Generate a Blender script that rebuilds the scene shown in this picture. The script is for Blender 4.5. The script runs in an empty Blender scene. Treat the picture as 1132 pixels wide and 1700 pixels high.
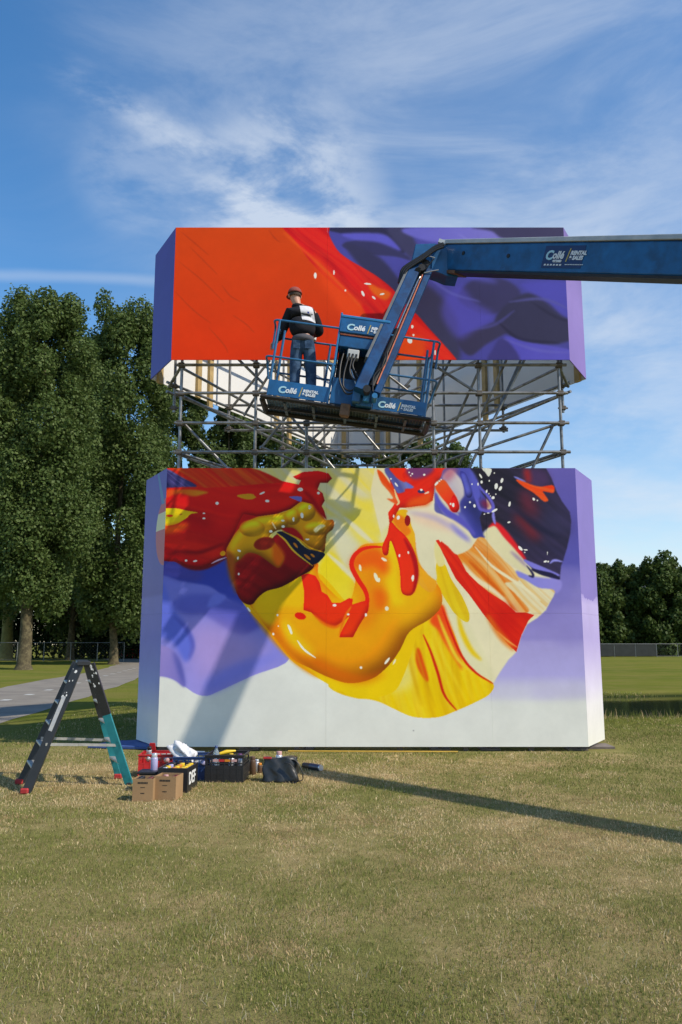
import bpy, bmesh, math, random
import numpy as np
from mathutils import Vector, Matrix
from mathutils.bvhtree import BVHTree

# ---------------------------------------------------------------- camera, sky, sun, exposure
SC = bpy.context.scene
COL = SC.collection
cam_d = bpy.data.cameras.new("camera"); cam = bpy.data.objects.new("camera", cam_d); COL.objects.link(cam)
SC.camera = cam
cam.location = (0, 0, 1.6)
cam.rotation_euler = (math.radians(90)+math.atan(220/1335), 0, 0)
cam_d.sensor_fit = 'VERTICAL'; cam_d.sensor_height = 36.0; cam_d.lens = 36.0*1335/1700
cam_d.clip_start = .05; cam_d.clip_end = 3000

SUN_AZ = math.radians(61)            # from the wall's normal towards the right
SUN_EL = math.radians(45)
sun_dir = Vector((math.sin(SUN_AZ)*math.cos(SUN_EL), -math.cos(SUN_AZ)*math.cos(SUN_EL), math.sin(SUN_EL)))   # towards the sun
sd = bpy.data.lights.new("sun", 'SUN'); sd.energy = 3.9; sd.angle = math.radians(.7); sd.color = (1.0, .91, .77)
so = bpy.data.objects.new("sun", sd); COL.objects.link(so)
so.rotation_euler = sun_dir.to_track_quat('Z', 'Y').to_euler()
so.location = (20, -12, 20)

world = bpy.data.worlds.new("World"); SC.world = world; world.use_nodes = True
wt = world.node_tree; wt.nodes.clear()
def wn(t, **k):
    n = wt.nodes.new(t)
    for a, v in k.items(): setattr(n, a, v)
    return n
wo = wn('ShaderNodeOutputWorld'); wb = wn('ShaderNodeBackground'); wt.links.new(wb.outputs[0], wo.inputs[0])
sky = wn('ShaderNodeTexSky'); sky.sky_type = 'NISHITA'; sky.sun_disc = False
sky.sun_elevation = SUN_EL; sky.sun_rotation = math.atan2(sun_dir.x, sun_dir.y)
sky.air_density = 1.15; sky.dust_density = .35; sky.ozone_density = 3.0
geo = wn('ShaderNodeTexCoord')
def wmath(op, a, b=None, clamp=False):
    n = wn('ShaderNodeMath', operation=op); n.use_clamp = clamp
    for i, v in enumerate((a, b)):
        if v is None: continue
        if isinstance(v, (int, float)): n.inputs[i].default_value = v
        else: wt.links.new(v, n.inputs[i])
    return n.outputs[0]
def wnoise(scale, stretch, rot, detail=5, rough=.55, dist=0.0):
    m = wn('ShaderNodeMapping'); m.inputs['Scale'].default_value = stretch; m.inputs['Rotation'].default_value = rot
    wt.links.new(geo.outputs['Generated'], m.inputs[0])
    n = wn('ShaderNodeTexNoise'); n.inputs['Scale'].default_value = scale; n.inputs['Detail'].default_value = detail
    n.inputs['Roughness'].default_value = rough; n.inputs['Distortion'].default_value = dist
    wt.links.new(m.outputs[0], n.inputs['Vector']); return n.outputs[0]
def wramp(v, a, b):
    n = wn('ShaderNodeMapRange'); n.interpolation_type = 'SMOOTHERSTEP'
    wt.links.new(v, n.inputs[0]); n.inputs[1].default_value = a; n.inputs[2].default_value = b; return n.outputs[0]
def sky_dir(x, y):
    u = (x-566)/1335; v = (850-y)/1335; p = math.atan(220/1335)
    return Vector((u, math.cos(p)-v*math.sin(p), math.sin(p)+v*math.cos(p))).normalized()
def wband(p, q, width):               # a long soft band of cloud through two bearings (a great circle), with soft ends
    a, b = sky_dir(*p), sky_dir(*q); n = a.cross(b).normalized(); m = (a+b).normalized(); half = a.angle(b)/2
    d = wn('ShaderNodeVectorMath', operation='DOT_PRODUCT'); wt.links.new(geo.outputs['Generated'], d.inputs[0]); d.inputs[1].default_value = n
    warp = wmath('MULTIPLY', wmath('SUBTRACT', wnoise(5, (1, 1, 1), (0, 0, 0), 3), .5), width*1.6)
    e = wmath('ABSOLUTE', wmath('ADD', d.outputs['Value'], warp))
    g = wn('ShaderNodeMapRange'); g.interpolation_type = 'SMOOTHSTEP'; wt.links.new(e, g.inputs[0]); g.inputs[1].default_value = width; g.inputs[2].default_value = 0
    f = wn('ShaderNodeVectorMath', operation='DOT_PRODUCT'); wt.links.new(geo.outputs['Generated'], f.inputs[0]); f.inputs[1].default_value = m
    h = wn('ShaderNodeMapRange'); h.interpolation_type = 'SMOOTHSTEP'; wt.links.new(f.outputs['Value'], h.inputs[0])
    h.inputs[1].default_value = math.cos(half*1.25); h.inputs[2].default_value = math.cos(half*.6)
    return wmath('MULTIPLY', g.outputs[0], h.outputs[0])
def wblob(p, r0, r1):
    f = wn('ShaderNodeVectorMath', operation='DOT_PRODUCT'); wt.links.new(geo.outputs['Generated'], f.inputs[0]); f.inputs[1].default_value = sky_dir(*p)
    h = wn('ShaderNodeMapRange'); h.interpolation_type = 'SMOOTHSTEP'; wt.links.new(f.outputs['Value'], h.inputs[0])
    h.inputs[1].default_value = math.cos(math.radians(r1)); h.inputs[2].default_value = math.cos(math.radians(r0)); return h.outputs[0]
# thin cirrus: wispy noise, broken by a larger one
fibre = wnoise(3.2, (1.0, .8, 3.0), (.2, .6, -.5), 8, .62, .5)
broad = wnoise(1.3, (1, 1, 1.6), (0, .3, .4), 4, .5, .2)
puffs = wnoise(6.0, (1, 1, 2.2), (.1, .5, .2), 7, .6, .3)
veil = wmath('MULTIPLY', wramp(fibre, .36, .74), wramp(broad, .36, .62))
sep = wn('ShaderNodeSeparateXYZ'); wt.links.new(geo.outputs['Generated'], sep.inputs[0])
right = wramp(sep.outputs[0], -.24, .30)           # the cirrus sheet lies to the east (right) of the zenith line
low = wramp(sep.outputs[2], .75, .10)
sheet = wmath('MULTIPLY', wmath('ADD', wmath('MULTIPLY', wramp(puffs, .20, .80), .30), wmath('MULTIPLY', wramp(fibre, .22, .80), .38)), wmath('MULTIPLY', right, wmath('ADD', low, .12)))
streak_a = wmath('MULTIPLY', wband((110, 110), (520, 395), .030), wramp(fibre, .34, .60))
streak_b = wmath('MULTIPLY', wband((-200, 452), (300, 466), .010), .55)
puff_a = wmath('MULTIPLY', wblob((470, 345), 1.0, 8.0), wramp(puffs, .36, .60))
puff_b = wmath('MULTIPLY', wblob((235, 290), .5, 5.0), wramp(puffs, .40, .62))
horizon = wmath('MULTIPLY', wramp(sep.outputs[2], .34, .0), .20)
puff_c = wmath('MULTIPLY', wblob((640, 230), 3, 24), wmath('ADD', wramp(fibre, .25, .75), .25))
tot = sheet
for s_, k_ in ((veil, .10), (streak_a, .34), (streak_b, .40), (puff_a, .56), (puff_b, .20), (puff_c, .26), (horizon, 1.0)):
    tot = wmath('ADD', tot, wmath('MULTIPLY', s_, k_))
tot = wmath('MINIMUM', tot, .74)
hs = wn('ShaderNodeHueSaturation'); hs.inputs['Saturation'].default_value = 1.26; wt.links.new(sky.outputs[0], hs.inputs['Color'])
mixc = wn('ShaderNodeMix', data_type='RGBA'); wt.links.new(tot, mixc.inputs[0]); wt.links.new(hs.outputs[0], mixc.inputs[6])
mixc.inputs[7].default_value = (4.15, 4.55, 5.1, 1)
wt.links.new(mixc.outputs[2], wb.inputs[0]); wb.inputs[1].default_value = .15

vs = SC.view_settings; vs.view_transform = 'Standard'; vs.look = 'None'; vs.gamma = 1.0; vs.use_curve_mapping = False; vs.exposure = .25
SC.render.engine = 'CYCLES'; SC.cycles.max_bounces = 6; SC.cycles.transparent_max_bounces = 8

# ---------------------------------------------------------------- helpers
R = random.Random(7); NR = np.random.RandomState(5)
def tag(o, label=None, cat=None, group=None, kind=None):
    for k, v in (('label', label), ('category', cat), ('group', group), ('kind', kind)):
        if v: o[k] = v
    return o
def empty(name, loc, rz=0.0, **k):
    o = bpy.data.objects.new(name, None); COL.objects.link(o); o.location = loc; o.rotation_euler = (0, 0, rz)
    o.empty_display_size = .2; return tag(o, **k)
def link(name, me, parent=None, loc=None):
    o = bpy.data.objects.new(name, me); COL.objects.link(o)
    if parent is not None: o.parent = parent
    if loc is not None: o.location = loc
    return o
def copy_tree(o, parent=None):
    c = o.copy(); COL.objects.link(c)
    if parent is not None: c.parent = parent
    for ch in list(o.children): copy_tree(ch, c)
    return c
def srgb(r, g, b):
    f = lambda v: (v/255/12.92) if v/255 <= .04045 else ((v/255+.055)/1.055)**2.4
    return (f(r), f(g), f(b), 1.0)
def mat(name, col, rough=.6, metal=0.0, var=.12, scale=8.0, bump=0.0, bscale=60.0, spec=.4, col2=None, w2=.5, s2=3.0, coat=0.0):
    m = bpy.data.materials.new(name); m.use_nodes = True; t = m.node_tree; b = t.nodes['Principled BSDF']
    b.inputs['Roughness'].default_value = rough; b.inputs['Metallic'].default_value = metal
    b.inputs['Specular IOR Level'].default_value = spec; b.inputs['Coat Weight'].default_value = coat
    tc = t.nodes.new('ShaderNodeTexCoord')
    n = t.nodes.new('ShaderNodeTexNoise'); n.inputs['Scale'].default_value = scale; n.inputs['Detail'].default_value = 6
    t.links.new(tc.outputs['Object'], n.inputs['Vector'])
    mr = t.nodes.new('ShaderNodeMapRange'); mr.inputs[1].default_value = .25; mr.inputs[2].default_value = .75
    mr.inputs[3].default_value = 1-var; mr.inputs[4].default_value = 1+var; t.links.new(n.outputs[0], mr.inputs[0])
    base = None
    if col2 is not None:
        n2 = t.nodes.new('ShaderNodeTexNoise'); n2.inputs['Scale'].default_value = s2; n2.inputs['Detail'].default_value = 7; n2.inputs['Roughness'].default_value = .65
        t.links.new(tc.outputs['Object'], n2.inputs['Vector'])
        r2 = t.nodes.new('ShaderNodeMapRange'); r2.inputs[1].default_value = 1-w2-.07; r2.inputs[2].default_value = 1-w2+.07; t.links.new(n2.outputs[0], r2.inputs[0])
        mx = t.nodes.new('ShaderNodeMix'); mx.data_type = 'RGBA'; mx.inputs[6].default_value = col; mx.inputs[7].default_value = col2
        t.links.new(r2.outputs[0], mx.inputs[0]); base = mx.outputs[2]
    v = t.nodes.new('ShaderNodeVectorMath'); v.operation = 'SCALE'
    if base is None: v.inputs[0].default_value = col[:3]
    else: t.links.new(base, v.inputs[0])
    t.links.new(mr.outputs[0], v.inputs['Scale']); t.links.new(v.outputs[0], b.inputs['Base Color'])
    if bump:
        n3 = t.nodes.new('ShaderNodeTexNoise'); n3.inputs['Scale'].default_value = bscale; n3.inputs['Detail'].default_value = 4
        t.links.new(tc.outputs['Object'], n3.inputs['Vector'])
        bp = t.nodes.new('ShaderNodeBump'); bp.inputs['Strength'].default_value = bump; bp.inputs['Distance'].default_value = .01
        t.links.new(n3.outputs[0], bp.inputs['Height']); t.links.new(bp.outputs[0], b.inputs['Normal'])
    return m

class MB:
    """collects boxes, tubes and sheets (optionally through a transform) and links them as one mesh object"""
    def __init__(s, T=None): s.v = []; s.f = []; s.T = T; s.sm = []
    def add(s, vs_, fs, smooth=False):
        o = len(s.v)
        for p in vs_:
            p = Vector(p); s.v.append(s.T(p) if s.T else p)
        for f in fs: s.f.append([i+o for i in f]); s.sm.append(smooth)
        return s
    def box(s, lo, hi):
        x0, y0, z0 = lo; x1, y1, z1 = hi
        return s.add([(x0, y0, z0), (x1, y0, z0), (x1, y1, z0), (x0, y1, z0), (x0, y0, z1), (x1, y0, z1), (x1, y1, z1), (x0, y1, z1)],
                     [(0, 3, 2, 1), (4, 5, 6, 7), (0, 1, 5, 4), (1, 2, 6, 5), (2, 3, 7, 6), (3, 0, 4, 7)])
    def hexa(s, p):       # eight corners: bottom four, top four
        return s.add(p, [(0, 3, 2, 1), (4, 5, 6, 7), (0, 1, 5, 4), (1, 2, 6, 5), (2, 3, 7, 6), (3, 0, 4, 7)])
    def beam(s, a, b, w, h, up=(0, 0, 1), ch=0.0):        # box beam from a to b, w across, h along up
        a, b = Vector(a), Vector(b); d = (b-a).normalized(); x = d.cross(Vector(up)).normalized(); y = x.cross(d).normalized()
        if ch <= 0: ring = [(-w/2, -h/2), (w/2, -h/2), (w/2, h/2), (-w/2, h/2)]
        else: ring = [(-w/2+ch, -h/2), (w/2-ch, -h/2), (w/2, -h/2+ch), (w/2, h/2-ch), (w/2-ch, h/2), (-w/2+ch, h/2), (-w/2, h/2-ch), (-w/2, -h/2+ch)]
        n = len(ring); vs_ = [e+x*p+y*q for e in (a, b) for p, q in ring]
        return s.add(vs_, [[i, (i+1) % n, n+(i+1) % n, n+i] for i in range(n)]+[list(range(n))[::-1], list(range(n, 2*n))])
    def tube(s, pts, r, n=8, cap=True):
        pts = [Vector(p) for p in pts]; rs = r if isinstance(r, (list, tuple)) else [r]*len(pts)
        vs_ = []; prev = None
        for i, p in enumerate(pts):
            d = (pts[min(i+1, len(pts)-1)]-pts[max(i-1, 0)]).normalized()
            if prev is None:
                a = Vector((0, 0, 1)) if abs(d.z) < .9 else Vector((1, 0, 0)); x = d.cross(a).normalized()
            else: x = (prev-d*prev.dot(d)).normalized()
            prev = x; y = d.cross(x)
            for k in range(n):
                t = 2*math.pi*k/n; vs_.append(p+(x*math.cos(t)+y*math.sin(t))*rs[i])
        m = len(pts)
        fs = [[i*n+k, i*n+(k+1) % n, (i+1)*n+(k+1) % n, (i+1)*n+k] for i in range(m-1) for k in range(n)]
        s.add(vs_, fs, True)
        if cap: s.add(vs_[:n], [list(range(n))[::-1]]); s.add(vs_[-n:], [list(range(n))])
        return s
    def lathe(s, prof, c=(0, 0, 0), n=14):                # profile of (r, z)
        vs_ = [(c[0]+r*math.cos(2*math.pi*k/n), c[1]+r*math.sin(2*math.pi*k/n), c[2]+z) for r, z in prof for k in range(n)]
        m = len(prof)
        s.add(vs_, [[i*n+k, i*n+(k+1) % n, (i+1)*n+(k+1) % n, (i+1)*n+k] for i in range(m-1) for k in range(n)], True)
        s.add(vs_[:n], [list(range(n))[::-1]]); s.add(vs_[-n:], [list(range(n))]); return s
    def prism(s, poly, a, b, axes):      # poly (p,q) extruded from a to b; axes maps (p,q,t)->xyz
        n = len(poly); vs_ = [axes(p, q, a) for p, q in poly]+[axes(p, q, b) for p, q in poly]
        return s.add(vs_, [list(range(n))[::-1], list(range(n, 2*n))]+[[i, (i+1) % n, n+(i+1) % n, n+i] for i in range(n)])
    def mesh(s, name, m, org=(0, 0, 0), bevel=0.0):
        me = bpy.data.meshes.new(name); o = Vector(org)
        me.from_pydata([p-o for p in s.v], [], s.f)
        bm = bmesh.new(); bm.from_mesh(me)
        for i, f in enumerate(bm.faces): f.smooth = s.sm[i]
        if bevel:
            ed = [e for e in bm.edges if len(e.link_faces) == 2 and e.calc_face_angle(0) > .6 and not e.link_faces[0].smooth]
            bmesh.ops.bevel(bm, geom=ed, offset=bevel, segments=1, affect='EDGES', clamp_overlap=True)
        bmesh.ops.recalc_face_normals(bm, faces=bm.faces); bm.to_mesh(me); bm.free()
        me.materials.append(m); return me
    def build(s, name, m, parent=None, bevel=0.0, loc=None):
        org = (0, 0, 0)
        if parent is not None:
            q = parent; t = Vector((0, 0, 0))
            while q is not None: t += Vector(q.location); q = q.parent
            if loc is None: org = t
        return link(name, s.mesh(name, m, org, bevel), parent, loc)
def arc_pts(pts, r, n=4):             # round the corners of a polyline
    P = [Vector(p) for p in pts]; out = [P[0]]
    for i in range(1, len(P)-1):
        a = (P[i-1]-P[i]); b = (P[i+1]-P[i]); ra = min(r, a.length*.45, b.length*.45)
        p, q = P[i]+a.normalized()*ra, P[i]+b.normalized()*ra
        for k in range(n+1):
            t = k/n; out.append(p*(1-t)**2+P[i]*2*t*(1-t)+q*t*t)
    return out+[P[-1]]
def text_mesh(s, size, shear=0.0, bold=.0):
    cu = bpy.data.curves.new('letters', 'FONT'); cu.body = s; cu.size = size; cu.shear = shear; cu.offset = bold; cu.extrude = .0012; cu.resolution_u = 3
    o = bpy.data.objects.new('letters', cu); COL.objects.link(o)
    dg = bpy.context.evaluated_depsgraph_get(); me = bpy.data.meshes.new_from_object(o.evaluated_get(dg))
    bpy.data.objects.remove(o); bpy.data.curves.remove(cu); return me
def place_text(name, s, size, o3, ex, ey, m, parent, shear=0.0, bold=0.0, sx=1.0, center=False):
    """letters on the plane at o3 with baseline ex and up ey"""
    me = text_mesh(s, size, shear, bold); ex = Vector(ex).normalized(); ey = Vector(ey).normalized(); ez = ex.cross(ey)
    org = Vector((0, 0, 0)); q = parent
    while q is not None: org += Vector(q.location); q = q.parent
    for v in me.vertices: v.co = Vector(o3)+ex*v.co.x*sx+ey*v.co.y+ez*v.co.z-org
    me.materials.clear(); me.materials.append(m); return link(name, me, parent)
# ---------------------------------------------------------------- the paint on the boards (numpy, metres on the wall)
FPX = 1335.0; PITCH = math.atan(220.0/1335.0); SP, CP = math.sin(PITCH), math.cos(PITCH); EYE = 1.6
FRONT_Y = 12.6
def ray(x, y):
    u = (x-566)/FPX; v = (850-y)/FPX
    return (u, CP-v*SP, SP+v*CP)
def at(x, y, Y):                      # survey: bearing of a point measured in the photo -> metres at depth Y
    d = ray(x, y); t = Y/d[1]
    return (d[0]*t, Y, EYE+d[2]*t)
def on_ground(x, y, z=0.0):
    d = ray(x, y); t = (z-EYE)/d[2]
    return (d[0]*t, d[1]*t, z)

class Canvas:
    def __init__(s, x0, x1, z0, z1, res):
        s.x0, s.z1, s.res = x0, z1, res
        s.w = int(round((x1-x0)/res)); s.h = int(round((z1-z0)/res)); s.x1 = x1; s.z0 = z0
        s.a = np.full((s.h, s.w, 3), 214.0)
    def pts(s, P, tr):
        ox, oy, k = tr; out = []
        for x, y in P:
            p = at(ox+x/k, oy+y/k, FRONT_Y)
            out.append(((p[0]-s.x0)/s.res, (s.z1-p[2])/s.res))
        return np.array(out)
def smooth_poly(p, n=5, closed=True):
    if closed:
        a, b, c, d = np.roll(p, 1, 0), p, np.roll(p, -1, 0), np.roll(p, -2, 0)
    else:
        q = np.vstack([2*p[0]-p[1], p, 2*p[-1]-p[-2]]); a, b, c, d = q[:-3], q[1:-2], q[2:-1], q[3:]
    out = []
    for t in np.arange(n)/n:
        out.append(0.5*((2*b)+(c-a)*t+(2*a-5*b+4*c-d)*t*t+(3*b-a-3*c+d)*t**3))
    r = np.stack(out, 1).reshape(-1, 2)
    return r if closed else np.vstack([r, p[-1:]])
def blur(m, r):
    r = int(max(1, round(r)))
    for _ in range(2):
        for ax in (0, 1):
            pad = [(0, 0), (0, 0)]; pad[ax] = (r+1, r)
            c = np.cumsum(np.pad(m, pad, mode='edge'), ax)
            m = (c[2*r+1:]-c[:-2*r-1])/(2*r+1) if ax == 0 else (c[:, 2*r+1:]-c[:, :-2*r-1])/(2*r+1)
    return m
def inside(p, X, Y):
    m = np.zeros(X.shape, bool)
    n = len(p); j = n-1
    for i in range(n):
        x0, y0 = p[j]; x1, y1 = p[i]; j = i
        if y0 == y1: continue
        c = (y0 > Y[:, :1]) != (y1 > Y[:, :1])
        rows = np.nonzero(c[:, 0])[0]
        if len(rows) == 0: continue
        xs = x0+(Y[rows, :1]-y0)*(x1-x0)/(y1-y0)
        m[rows] ^= X[rows] < xs
    return m
_rs = np.random.RandomState(11); _tab = _rs.rand(4096)
def noise1(t):
    i = np.floor(t).astype(int); f = t-i; f = f*f*(3-2*f)
    return _tab[i % 4096]*(1-f)+_tab[(i+1) % 4096]*f
def streaks(X, Y, ang, sc, seed, wob=1.0):
    a = math.radians(ang); u = X*math.cos(a)+Y*math.sin(a); v = -X*math.sin(a)+Y*math.cos(a)
    v = v+wob*9*np.sin(u/60.0+seed)
    n = noise1(v/sc+seed*37.7+.6*noise1(u/70.0+seed))*.6+noise1(v/sc*2.7+seed*11.3+.8*noise1(u/40.0))*.4
    return np.clip((n-.3)*2.0, 0, 1)
def paint(c, tr, P, col, col2=None, gang=90, soft=0, bevel=None, streak=(), sm=True, alpha=1.0):
    p = c.pts(P, tr)
    if sm: p = smooth_poly(p)
    pad = int(soft*3+4)
    x0 = int(max(0, p[:, 0].min()-pad)); x1 = int(min(c.w, p[:, 0].max()+pad+1))
    y0 = int(max(0, p[:, 1].min()-pad)); y1 = int(min(c.h, p[:, 1].max()+pad+1))
    if x1 <= x0+2 or y1 <= y0+2: return
    Y, X = np.mgrid[y0:y1, x0:x1].astype(float)
    m = inside(p, X, Y).astype(float)
    mm = blur(m, max(1, soft)) if soft else (m*2+blur(m, 1))/3
    C = np.array(col, float)*np.ones(X.shape+(3,))
    if col2 is not None:
        a = math.radians(gang); g = (X-p[:, 0].mean())*math.cos(a)+(Y-p[:, 1].mean())*math.sin(a)
        pg = (p[:, 0]-p[:, 0].mean())*math.cos(a)+(p[:, 1]-p[:, 1].mean())*math.sin(a)
        g = np.clip((g-pg.min())/(pg.max()-pg.min()+1e-6), 0, 1)[..., None]
        C = C*(1-g)+np.array(col2, float)*g
    for (ang, scol, amt, sc, seed) in streak:
        n = (streaks(X, Y, ang, sc, seed)*amt)[..., None]
        C = C*(1-n)+np.array(scol, float)*n
    if bevel:
        r, ecol, lit = bevel
        B = blur(m, r); t = np.clip((B-.45)*2.1, 0, 1)[..., None]**.8
        C = np.array(ecol, float)*(1-t)+C*t
        gy, gx = np.gradient(blur(B, max(1, r*.3)))
        C = C*(1+np.clip((gx*.45+gy*.9)*r*lit, -.4, .4))[..., None]
    mm = (mm*alpha)[..., None]
    c.a[y0:y1, x0:x1] = c.a[y0:y1, x0:x1]*(1-mm)+C*mm
def stroke(c, tr, P, wid, col, soft=0, alpha=1.0, taper=True):
    q = smooth_poly(np.array(P, float), 6, False); n = len(q)
    d = np.gradient(q, axis=0); d /= np.hypot(d[:, 0], d[:, 1])[:, None]+1e-9
    w = wid*(np.sin(np.linspace(.12, math.pi-.12, n))**.6 if taper else np.ones(n))/2*tr[2]
    nn = np.stack([-d[:, 1], d[:, 0]], 1)*w[:, None]
    paint(c, tr, np.vstack([q+nn, (q-nn)[::-1]]), col, soft=soft, sm=False, alpha=alpha)
def dots(c, tr, L, col=(240, 238, 230), soft=0):
    for (x, y, a, b, ang) in L:
        t = np.linspace(0, 2*math.pi, 11)[:-1]; k = math.radians(ang)
        ex, ey = a*np.cos(t), b*np.sin(t)
        paint(c, tr, np.stack([x+ex*math.cos(k)-ey*math.sin(k), y+ex*math.sin(k)+ey*math.cos(k)], 1), col, soft=soft)
def vgrad(c, stops, mask=None):       # stops: (photo row, colour)
    z = [at(566, y, FRONT_Y)[2] for y, _ in stops]
    rows = c.z1-(np.arange(c.h)+.5)*c.res
    o = np.argsort(z)
    g = np.stack([np.interp(rows, np.array(z)[o], np.array([s[1][k] for s in stops], float)[o]) for k in range(3)], 1)
    G = np.repeat(g[:, None, :], c.w, 1)
    c.a = G if mask is None else c.a*(1-mask[..., None])+G*mask[..., None]

A = (220, 760, 2.83); B = (600, 760, 2.695); Cc = (400, 770, 3.773); D = (260, 770, 7.075); E = (780, 770, 6.289); F = (620, 770, 6.289)
PX = (0, 0, 1.0); U1 = (230, 360, 2.83); U2 = (600, 360, 2.128)

def paint_lower():
    c = Canvas(-2.80, 3.78, .04, 4.42, .0065)
    vgrad(c, [(777, (98, 90, 165)), (880, (84, 80, 158)), (935, (88, 86, 165)), (962, (128, 122, 188)), (1000, (128, 120, 186)), (1058, (134, 126, 190)), (1066, (158, 150, 206)),
              (1120, (166, 160, 214)), (1142, (188, 186, 212)), (1165, (209, 211, 208)), (1245, (214, 215, 211))])
    # ragged sprayed bands on the right
    for (x, y, w_, h_, col) in ((925, 960, 30, 14, (112, 106, 178)), (900, 985, 40, 16, (120, 114, 184)), (945, 1040, 24, 26, (140, 132, 196)), (880, 1052, 40, 10, (142, 134, 196)),
                                (860, 1150, 50, 9, (190, 188, 214)), (930, 1148, 40, 10, (182, 178, 212))):
        paint(c, PX, [(x-w_, y-h_), (x+w_, y-h_), (x+w_, y+h_), (x-w_, y+h_)], col, soft=9, alpha=.7)
    # white ground on the left
    paint(c, PX, [(250, 770), (640, 770), (640, 1130), (700, 1200), (700, 1260), (250, 1260)], (212, 214, 210), sm=False, soft=3)
    # lilac cloth
    paint(c, A, [(60, 1030), (128, 1025), (190, 1040), (250, 1078), (300, 1110), (350, 1117), (400, 1098), (560, 1024), (735, 944), (640, 800), (500, 560), (500, 400), (60, 400)],
          (92, 104, 192), (150, 142, 214), 95)
    paint(c, A, [(60, 440), (480, 440), (520, 690), (430, 650), (365, 605), (300, 590), (220, 575), (150, 552), (60, 540)], (46, 58, 145), (64, 74, 166), 60, soft=2)
    paint(c, A, [(60, 440), (250, 440), (330, 560), (250, 580), (150, 552), (60, 540)], (70, 66, 140), soft=6, alpha=.7)
    paint(c, A, [(175, 690), (260, 640), (380, 640), (430, 655), (520, 690), (600, 780), (560, 815), (510, 830), (440, 805), (340, 740), (260, 735)], (92, 98, 184), (84, 84, 172), 80, soft=5)
    paint(c, A, [(380, 640), (440, 650), (400, 690), (350, 700)], (108, 116, 204), soft=3)
    paint(c, A, [(270, 780), (420, 780), (560, 850), (640, 900), (480, 1000), (330, 1040), (270, 940)], (170, 146, 206), soft=24, alpha=.75)
    paint(c, A, [(350, 1040), (500, 960), (690, 920), (560, 1010), (360, 1105)], (122, 126, 214), soft=9, alpha=.8)
    paint(c, A, [(60, 560), (130, 560), (190, 700), (250, 790), (285, 870), (250, 960), (190, 870), (130, 840), (60, 830)], (98, 110, 202), soft=5)
    stroke(c, A, [(190, 740), (250, 800), (282, 880), (262, 950)], 5, (78, 82, 168), soft=4)
    paint(c, A, [(60, 880), (135, 880), (190, 905), (228, 970), (246, 1075), (190, 1040), (128, 1025), (60, 1030)], (152, 136, 198), (118, 112, 186), 20, soft=2)
    paint(c, A, [(190, 905), (228, 970), (246, 1075), (222, 1030), (200, 960)], (74, 80, 160), soft=5, alpha=.8)
    # cream and yellow back field with rays
    paint(c, PX, [(395, 765), (700, 765), (730, 860), (700, 960), (640, 1040), (560, 1060), (480, 1010), (420, 900), (410, 800)], (216, 208, 150), (212, 186, 38), 110,
          streak=((38, (222, 204, 70), .6, 16, 3), (38, (206, 202, 176), .85, 26, 5)))
    paint(c, Cc, [(560, 350), (640, 350), (700, 420), (760, 560), (760, 700), (700, 720), (600, 560)], (206, 204, 186), soft=6, alpha=.8)
    paint(c, Cc, [(700, 280), (860, 200), (900, 330), (860, 500), (760, 500), (640, 360)], (216, 200, 78), soft=12, alpha=.8)
    paint(c, Cc, [(840, 210), (960, 210), (960, 300), (900, 400), (850, 340)], (218, 208, 162), soft=8)
    paint(c, Cc, [(560, 560), (640, 640), (740, 720), (760, 860), (700, 880), (560, 830), (480, 660)], (214, 194, 36), (212, 196, 70), 60, soft=5)
    for P in ([(540, 560), (640, 650), (720, 730), (752, 830)], [(640, 330), (740, 420), (830, 500)]):
        stroke(c, Cc, P, 9, (214, 208, 172), soft=2)
    # right fan, cream base
    paint(c, B, [(60, 40), (540, 40), (600, 290), (690, 400), (780, 480), (870, 560), (860, 606), (825, 680), (785, 716), (740, 745), (712, 800), (692, 868), (655, 905), (618, 960), (590, 1006),
                 (572, 1056), (500, 1095), (425, 1130), (340, 1160), (230, 1158), (140, 1120), (60, 1085), (-60, 1070), (-60, 900), (150, 600), (100, 400), (40, 150)], (218, 210, 176), sm=False, soft=1)
    paint(c, B, [(360, 640), (420, 640), (560, 900), (590, 1000), (500, 960), (430, 850)], (212, 206, 168), soft=4)
    paint(c, B, [(215, 235), (260, 270), (420, 290), (440, 330), (360, 330), (250, 290)], (220, 186, 160), soft=7, alpha=.7)
    paint(c, B, [(90, 330), (150, 300), (150, 420), (90, 400)], (214, 208, 150), soft=4)
    # lilac folds top right of cream
    paint(c, B, [(690, 505), (770, 530), (890, 548), (872, 606), (780, 585), (705, 560)], (128, 128, 208), (140, 132, 205), 0, soft=2)
    paint(c, B, [(640, 520), (720, 540), (790, 580), (865, 600), (782, 716), (740, 690), (700, 640), (650, 600)], (216, 206, 172), streak=((40, (208, 150, 60), .5, 9, 8),), soft=1)
    # orange combed stripes
    paint(c, B, [(428, 434), (500, 385), (540, 335), (600, 400), (650, 460), (705, 545), (640, 560), (690, 610), (750, 682), (700, 690), (640, 645), (560, 595), (490, 530)], (206, 128, 44), (212, 150, 80), 40,
          streak=((48, (222, 206, 160), .55, 11, 2), (48, (196, 96, 22), .6, 8, 9)), soft=1)
    paint(c, B, [(540, 340), (580, 300), (620, 350), (690, 430), (760, 500), (765, 528), (700, 500), (640, 460)], (218, 210, 172), (206, 196, 168), 45, soft=1)
    stroke(c, B, [(505, 395), (580, 480), (650, 530), (740, 590), (800, 640)], 5, (222, 212, 178), soft=1)
    stroke(c, B, [(450, 470), (510, 540), (600, 600), (660, 660)], 9, (222, 206, 170), soft=2)
    stroke(c, B, [(480, 460), (560, 540), (640, 620)], 6, (188, 88, 20), soft=2)
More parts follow.
